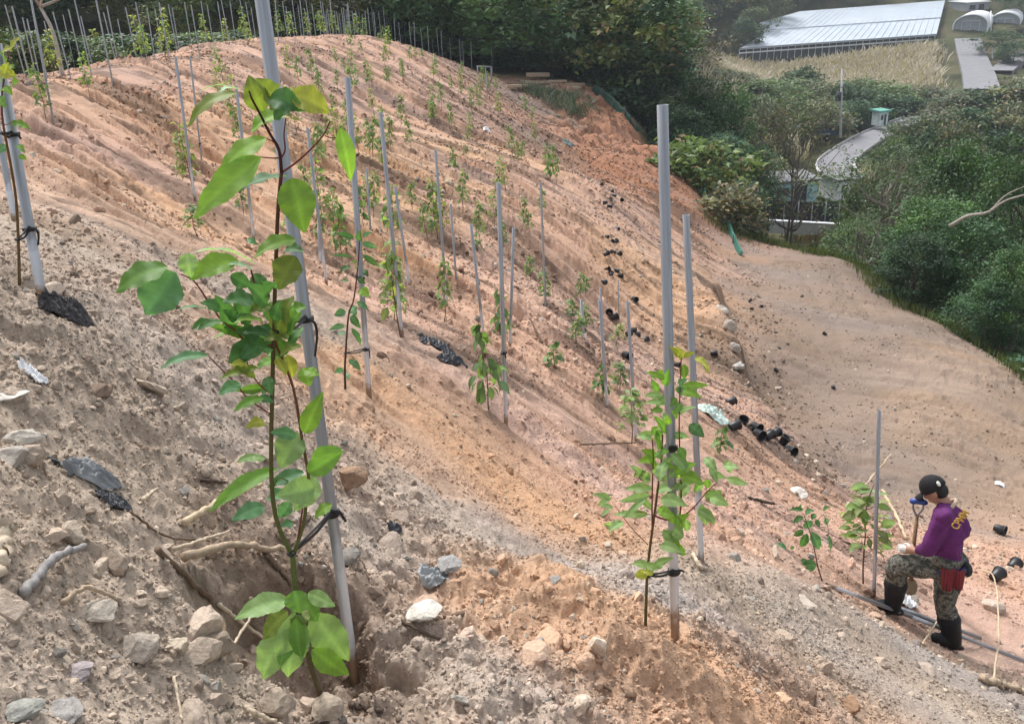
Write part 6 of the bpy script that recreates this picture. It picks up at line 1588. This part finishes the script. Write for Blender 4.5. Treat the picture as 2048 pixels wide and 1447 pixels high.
def shed(name, u, v, d, sz, yaw, wm, rm, label, cat, door=True):
    B = pt(u, v, d); r = empty(name, Vector(B)); r.rotation_euler = (0, 0, yaw); tag(r, label, cat)
    w, l, h = sz; mb = MB()
    for c, s in (((0, -l / 2, h / 2), (w, .15, h)), ((0, l / 2, h / 2), (w, .15, h)), ((-w / 2 + .08, 0, h / 2), (.15, l - .3, h)), ((w / 2 - .08, 0, h / 2), (.15, l - .3, h))): mb.box(c, s)
    mb.build('wall', wm, r, False)
    mb = MB(); mb.box((0, 0, h + .12), (w + .5, l + .5, .18), rot_axis([1, 0, 0], .06)); mb.build('roof', rm, r, False)
    if door:
        mb = MB(); mb.box((w * .15, -l / 2 - .085, h * .42), (w * .24, .04, h * .8)); mb.build('door', dark_m, r, False)
        mb = MB(); mb.box((-w * .25, -l / 2 - .085, h * .6), (w * .26, .04, h * .35)); mb.build('window', dark_m, r, False)
    return r
shed('shed', 1935, 30, 186, (6, 5, 2.6), .3, grey_m, whitep_m, 'low grey shed behind the arched tunnels', 'shed')
blue_roof = mat('green_awning', (.10, .33, .27), rough=.6, noise=.2, scale=3)
shed('guard_hut', 1758, 250, 97, (1.15, 1.1, 1.5), .35, mat('pale_hut', (.55, .62, .62), rough=.6, noise=.2, scale=3), blue_roof, 'little green and white hut beside the valley road', 'hut')
shed('white_shed', 1678, 395, 63, (1.9, 2.2, 1.5), .25, whitep_m, roofd_m, 'white flat-roofed shed in front of the bend of the valley road', 'shed')
shed('tarp_shelter', 1570, 402, 61, (3.4, 2.4, 1.6), .15, mat('cyan_tarp', (.34, .58, .64), rough=.5, noise=.35, scale=2.5), roofd_m, 'pale cyan tarpaulin shelter behind the black fence', 'shelter')
fm_ = mat('black_shade_net', (.022, .022, .026), rough=.85, noise=.4, scale=6)
fr = empty('fence', Vector(g2(1620, 448, -14.0))); tag(fr, 'black shade-net fence across the valley behind the terrace end', 'fence')
FA, FB = pt(1540, 400, 55), pt(1705, 408, 58); mb = MB(); wall(mb, FA, FB, 1.55, .05); o = mb.build('net_panel', fm_, smooth=False); child_world(o, fr)
for f in np.linspace(0, 1, 7):
    q = FA + (FB - FA) * f; mb = MB(); mb.tube([q + [0, -.08, .05], q + [0, -.08, -2.4]], .045, 7); o = mb.build('post', grey_m); child_world(o, fr)
low = empty('low_wall', Vector(pt(1640, 450, 52))); tag(low, 'low pale concrete wall under the black shade-net fence', 'wall')
mb = MB(); wall(mb, pt(1536, 441, 53), pt(1745, 452, 56), .75, .35); o = mb.build('wall', kerb_m, smooth=False); child_world(o, low)
mb = MB(); wall(mb, pt(1536, 441, 53) + [0, 0, .06], pt(1745, 452, 56) + [0, 0, .06], .06, .45); o = mb.build('coping', whitep_m, smooth=False); child_world(o, low)

def truck(u, v, d, yaw, cabm, boxm, label):
    B = pt(u, v, d); zg = float(H(B[0:1], B[1:2])[0]) + .05; B[2] = max(zg, B[2] - .1)
    r = empty('small_truck', Vector(B)); r.rotation_euler = (0, 0, yaw); tag(r, label, 'truck')
    mb = MB(); prof = np.array([(-1.0, .45), (.62, .45), (.62, .95), (.38, 1.72), (-.85, 1.75), (-1.0, 1.2)])
    V = np.vstack([np.column_stack([prof[:, 0] + 1.45, np.full(6, s * .78), prof[:, 1]]) for s in (-1, 1)])
    mb.add(V, [(i, (i + 1) % 6, 6 + (i + 1) % 6, 6 + i) for i in range(6)], [(0, 5, 4), (0, 4, 3), (0, 3, 2), (0, 2, 1), (6, 10, 11), (6, 9, 10), (6, 8, 9), (6, 7, 8)])
    o = mb.build('cab', cabm, r, False); bv = o.modifiers.new('round', 'BEVEL'); bv.width = .05; bv.segments = 2
    mb = MB(); mb.box((1.97, 0, 1.33), (.02, 1.3, .55), rot_axis([0, 1, 0], -.30)); mb.build('windscreen', dark_m, r, False)
    for s in (-1, 1): mb = MB(); mb.box((1.3, s * .785, 1.35), (.7, .02, .42)); mb.build('side_window', dark_m, r, False)
    mb = MB(); mb.box((-.75, 0, .72), (2.3, 1.6, .10))
    for s in (-1, 1): mb.box((-.75, s * .78, .98), (2.3, .05, .42))
    mb.box((-1.88, 0, .98), (.05, 1.5, .42)); mb.build('cargo_bed', boxm, r, False)
    for x_ in (1.35, -1.2):
        for s in (-1, 1):
            mb = MB(); mb.tube([(x_, s * .6, .3), (x_, s * .78, .3)], .3, 18); w_ = mb.build('wheel', tie_m, r)
            mb = MB(); mb.tube([(x_, s * .775, .3), (x_, s * .79, .3)], .16, 14); mb.build('rim', grey_m, w_)
    for s in (-1, 1): mb = MB(); mb.box((2.075, s * .55, .78), (.03, .26, .16)); mb.build('headlight', whitep_m, r, False)
    return r
blue_m = mat('blue_paint', (.05, .13, .30), rough=.35, noise=.06, scale=3, coat=.4)
truck(1632, 302, 96, 2.6, blue_m, blue_m, 'small blue truck parked left of the valley road bend')
truck(1530, 318, 88, 2.9, whitep_m, grey_m, 'small white truck half hidden by trees left of the blue truck')
up = empty('utility_pole', Vector(pt(1681, 245, 86))); tag(up, 'grey utility pole with a transformer standing in the valley scrub', 'pole')
pb, ptp = pt(1681, 275, 86), pt(1684, 138, 86); mb = MB(); mb.tube([pb, ptp], np.array([.14, .09]), 10); o = mb.build('pole', mat('concrete_pole', (.36, .35, .34), rough=.85, noise=.15, scale=3)); child_world(o, up)
mb = MB(); q = pb + (ptp - pb) * .60; mb.tube([q + [-.32, -.1, -.45], q + [-.32, -.1, .45]], .26, 10); mb.tube([q + [-.5, -.1, .9], q + [.5, -.1, .9]], .05, 5); o = mb.build('transformer', dark_m); child_world(o, up)
for u, v0, v1, lab in ((1910,118,160,'thin dark post at the right end of the reed field, left one of two'),(1935,124,160,'thin dark post at the right end of the reed field, right one of two'),(1982,22,64,'white post between the two arched tunnels'),(1985,96,140,'white post beside the steep lane')):
    a, b = pt(u, v1 + 6, 150 if v0 > 60 else 170), pt(u, v0, 150 if v0 > 60 else 170); mb = MB(); mb.tube([a, b], .10, 6); o = mb.build('post', whitep_m if 'white' in lab else dark_m); tag(o, lab, 'post')

# ------------------------------------------------------------------ green netting down the right edge of the bare slope, timber on the notch
net_m, _t2, _b2 = nodemat('green_net')
_b2.inputs['Roughness'].default_value = .8
_w = _t2.nodes.new('ShaderNodeTexNoise'); _w.inputs['Scale'].default_value = 5; _tc2 = _t2.nodes.new('ShaderNodeTexCoord'); _t2.links.new(_tc2.outputs['Object'], _w.inputs['Vector'])
_rr = _t2.nodes.new('ShaderNodeValToRGB'); _rr.color_ramp.elements[0].color = (.012, .075, .055, 1); _rr.color_ramp.elements[1].color = (.03, .19, .145, 1); _t2.links.new(_w.outputs['Fac'], _rr.inputs[0]); _t2.links.new(_rr.outputs[0], _b2.inputs['Base Color'])
def netting(px, hts, label, ds=None, mm=None):
    P = np.array([hit(u, v) if ds is None else pt(u, v, d) for (u, v), d in zip(px, ds or [0] * len(px))])
    Q = smooth_path(P, 48); Q[:, 2] = H(Q[:, 0], Q[:, 1]) + relief(Q[:, 0], Q[:, 1], .1) * .5 - .05; h = np.interp(np.linspace(0, 1, 48), np.linspace(0, 1, len(hts)), hts)
    tg = np.gradient(Q, axis=0); nn = np.cross(tg, [0, 0, 1]); nn /= np.linalg.norm(nn, axis=1)[:, None]
    rows = []
    for k, f in enumerate((0, .35, .7, 1.0)): rows.append(Q + np.array([0, 0, 1]) * (h * f * (1 + .25 * vnoise(np.arange(48) * .4, np.zeros(48), 8)))[:, None] + nn * (.05 * vnoise(np.arange(48) * .5, np.full(48, k * 3.0), 9) - .1 * f)[:, None])
    V = np.vstack(rows); i = np.arange(47); F = np.vstack([np.stack([r * 48 + i, r * 48 + i + 1, (r + 1) * 48 + i + 1, (r + 1) * 48 + i], 1) for r in range(3)])
    root = empty('green_netting', Vector(Q[0])); tag(root, label, 'netting')
    o = obj('net', mesh_np('net', V, F, mm or net_m)); so = o.modifiers.new('thickness', 'SOLIDIFY'); so.thickness = .02; child_world(o, root)
    mb = MB(); ids = list(range(0, 48, 7))
    for k in ids: mb.tube([Q[k] - [0, 0, .2], Q[k] + [0, 0, h[k] + .12]], .022, 6)
    o = mb.build('support_stakes', stick_dark); child_world(o, root); return root
stick_dark = mat('dark_post', (.10, .085, .07), rough=.85, noise=.3, scale=10)
netting([(1342,305),(1372,340),(1400,378),(1430,420),(1455,462),(1478,512)], [.36, .40, .36, .32, .28, .2], 'bright green netting strip running down the right edge of the bare slope')
netting([(1182,190),(1212,212),(1242,240),(1270,266),(1300,285),(1345,312)], [.5, .6, .6, .5, .4, .35], 'dark green netting at the top right edge of the red cut bank', mm=mat('dark_green_net', (.018, .06, .045), rough=.85, noise=.4, scale=6))
for i, (a, b, w, th, lab) in enumerate([((1058,158),(1094,157),.5,.22,'thick pale timber lying on top of the pile at the ridge notch'),((1045,166),(1100,166),.3,.15,'long timber under the thick one at the ridge notch'),((1098,164),(1132,163),.2,.12,'short board right of the thick timber at the ridge notch'),((1105,170),(1166,168),.35,.2,'long pale board at the right end of the timber pile'),((1020,172),(1060,170),.3,.15,'board at the left end of the timber pile'),((1110,175),(1160,176),.25,.22,'lower board at the right end of the timber pile')]):
    P, Q = hit(a[0], a[1] + 8), hit(b[0], b[1] + 8); L = np.linalg.norm((Q - P)[:2]); ax = (Q - P) / np.linalg.norm(Q - P); sd2 = np.cross([0, 0, 1], ax); sd2 /= np.linalg.norm(sd2)
    mb = MB(); R = np.stack([ax, sd2, np.cross(ax, sd2)], 1); mb.box([0, 0, 0], [max(L, .8), w, th], R, np.array([.47, .36, .26]) * rng.uniform(.85, 1.15))
    c = (P + Q) / 2 + [0, 0, .12 + (.3 if i == 0 else .12 if i in (1, 2) else .05)]; o = mb.build('timber', stick_m, smooth=False, loc=Vector(c)); bv = o.modifiers.new('worn', 'BEVEL'); bv.width = .02; tag(o, lab, 'timber')
rl = empty('pipe_rail', Vector(hit(980, 155))); tag(rl, 'low pipe rail frame on the falling ridge line', 'rail')
A1, A2 = onplane(955, 133, hit(957, 152)), onplane(982, 134, hit(982, 160)); mb = MB(); mb.tube([A1, A2], .035, 6); o = mb.build('bar', steel_far_m); child_world(o, rl)
for q in (A1, A2): mb = MB(); mb.tube([q + [0, 0, .03], [q[0], q[1], float(H(q[0:1], q[1:2])[0]) - .1]], .035, 6); o = mb.build('leg', steel_far_m); child_world(o, rl)
# ------------------------------------------------------------------ the hazy air
hz, _th, _bh = nodemat('haze_air'); _th.nodes.remove(_bh)
_pv = _th.nodes.new('ShaderNodeVolumePrincipled'); _pv.inputs['Color'].default_value = (.80, .88, .97, 1); _pv.inputs['Density'].default_value = .0005; _pv.inputs['Anisotropy'].default_value = .1
_th.links.new(_pv.outputs[0], _th.nodes['Material Output'].inputs['Volume'])
mb = MB(); mb.box((0, 160, 35), (1000, 700, 170)); haze = mb.build('haze', hz, smooth=False); tag(haze, 'thin pale haze over the valley', 'haze', kind='stuff')
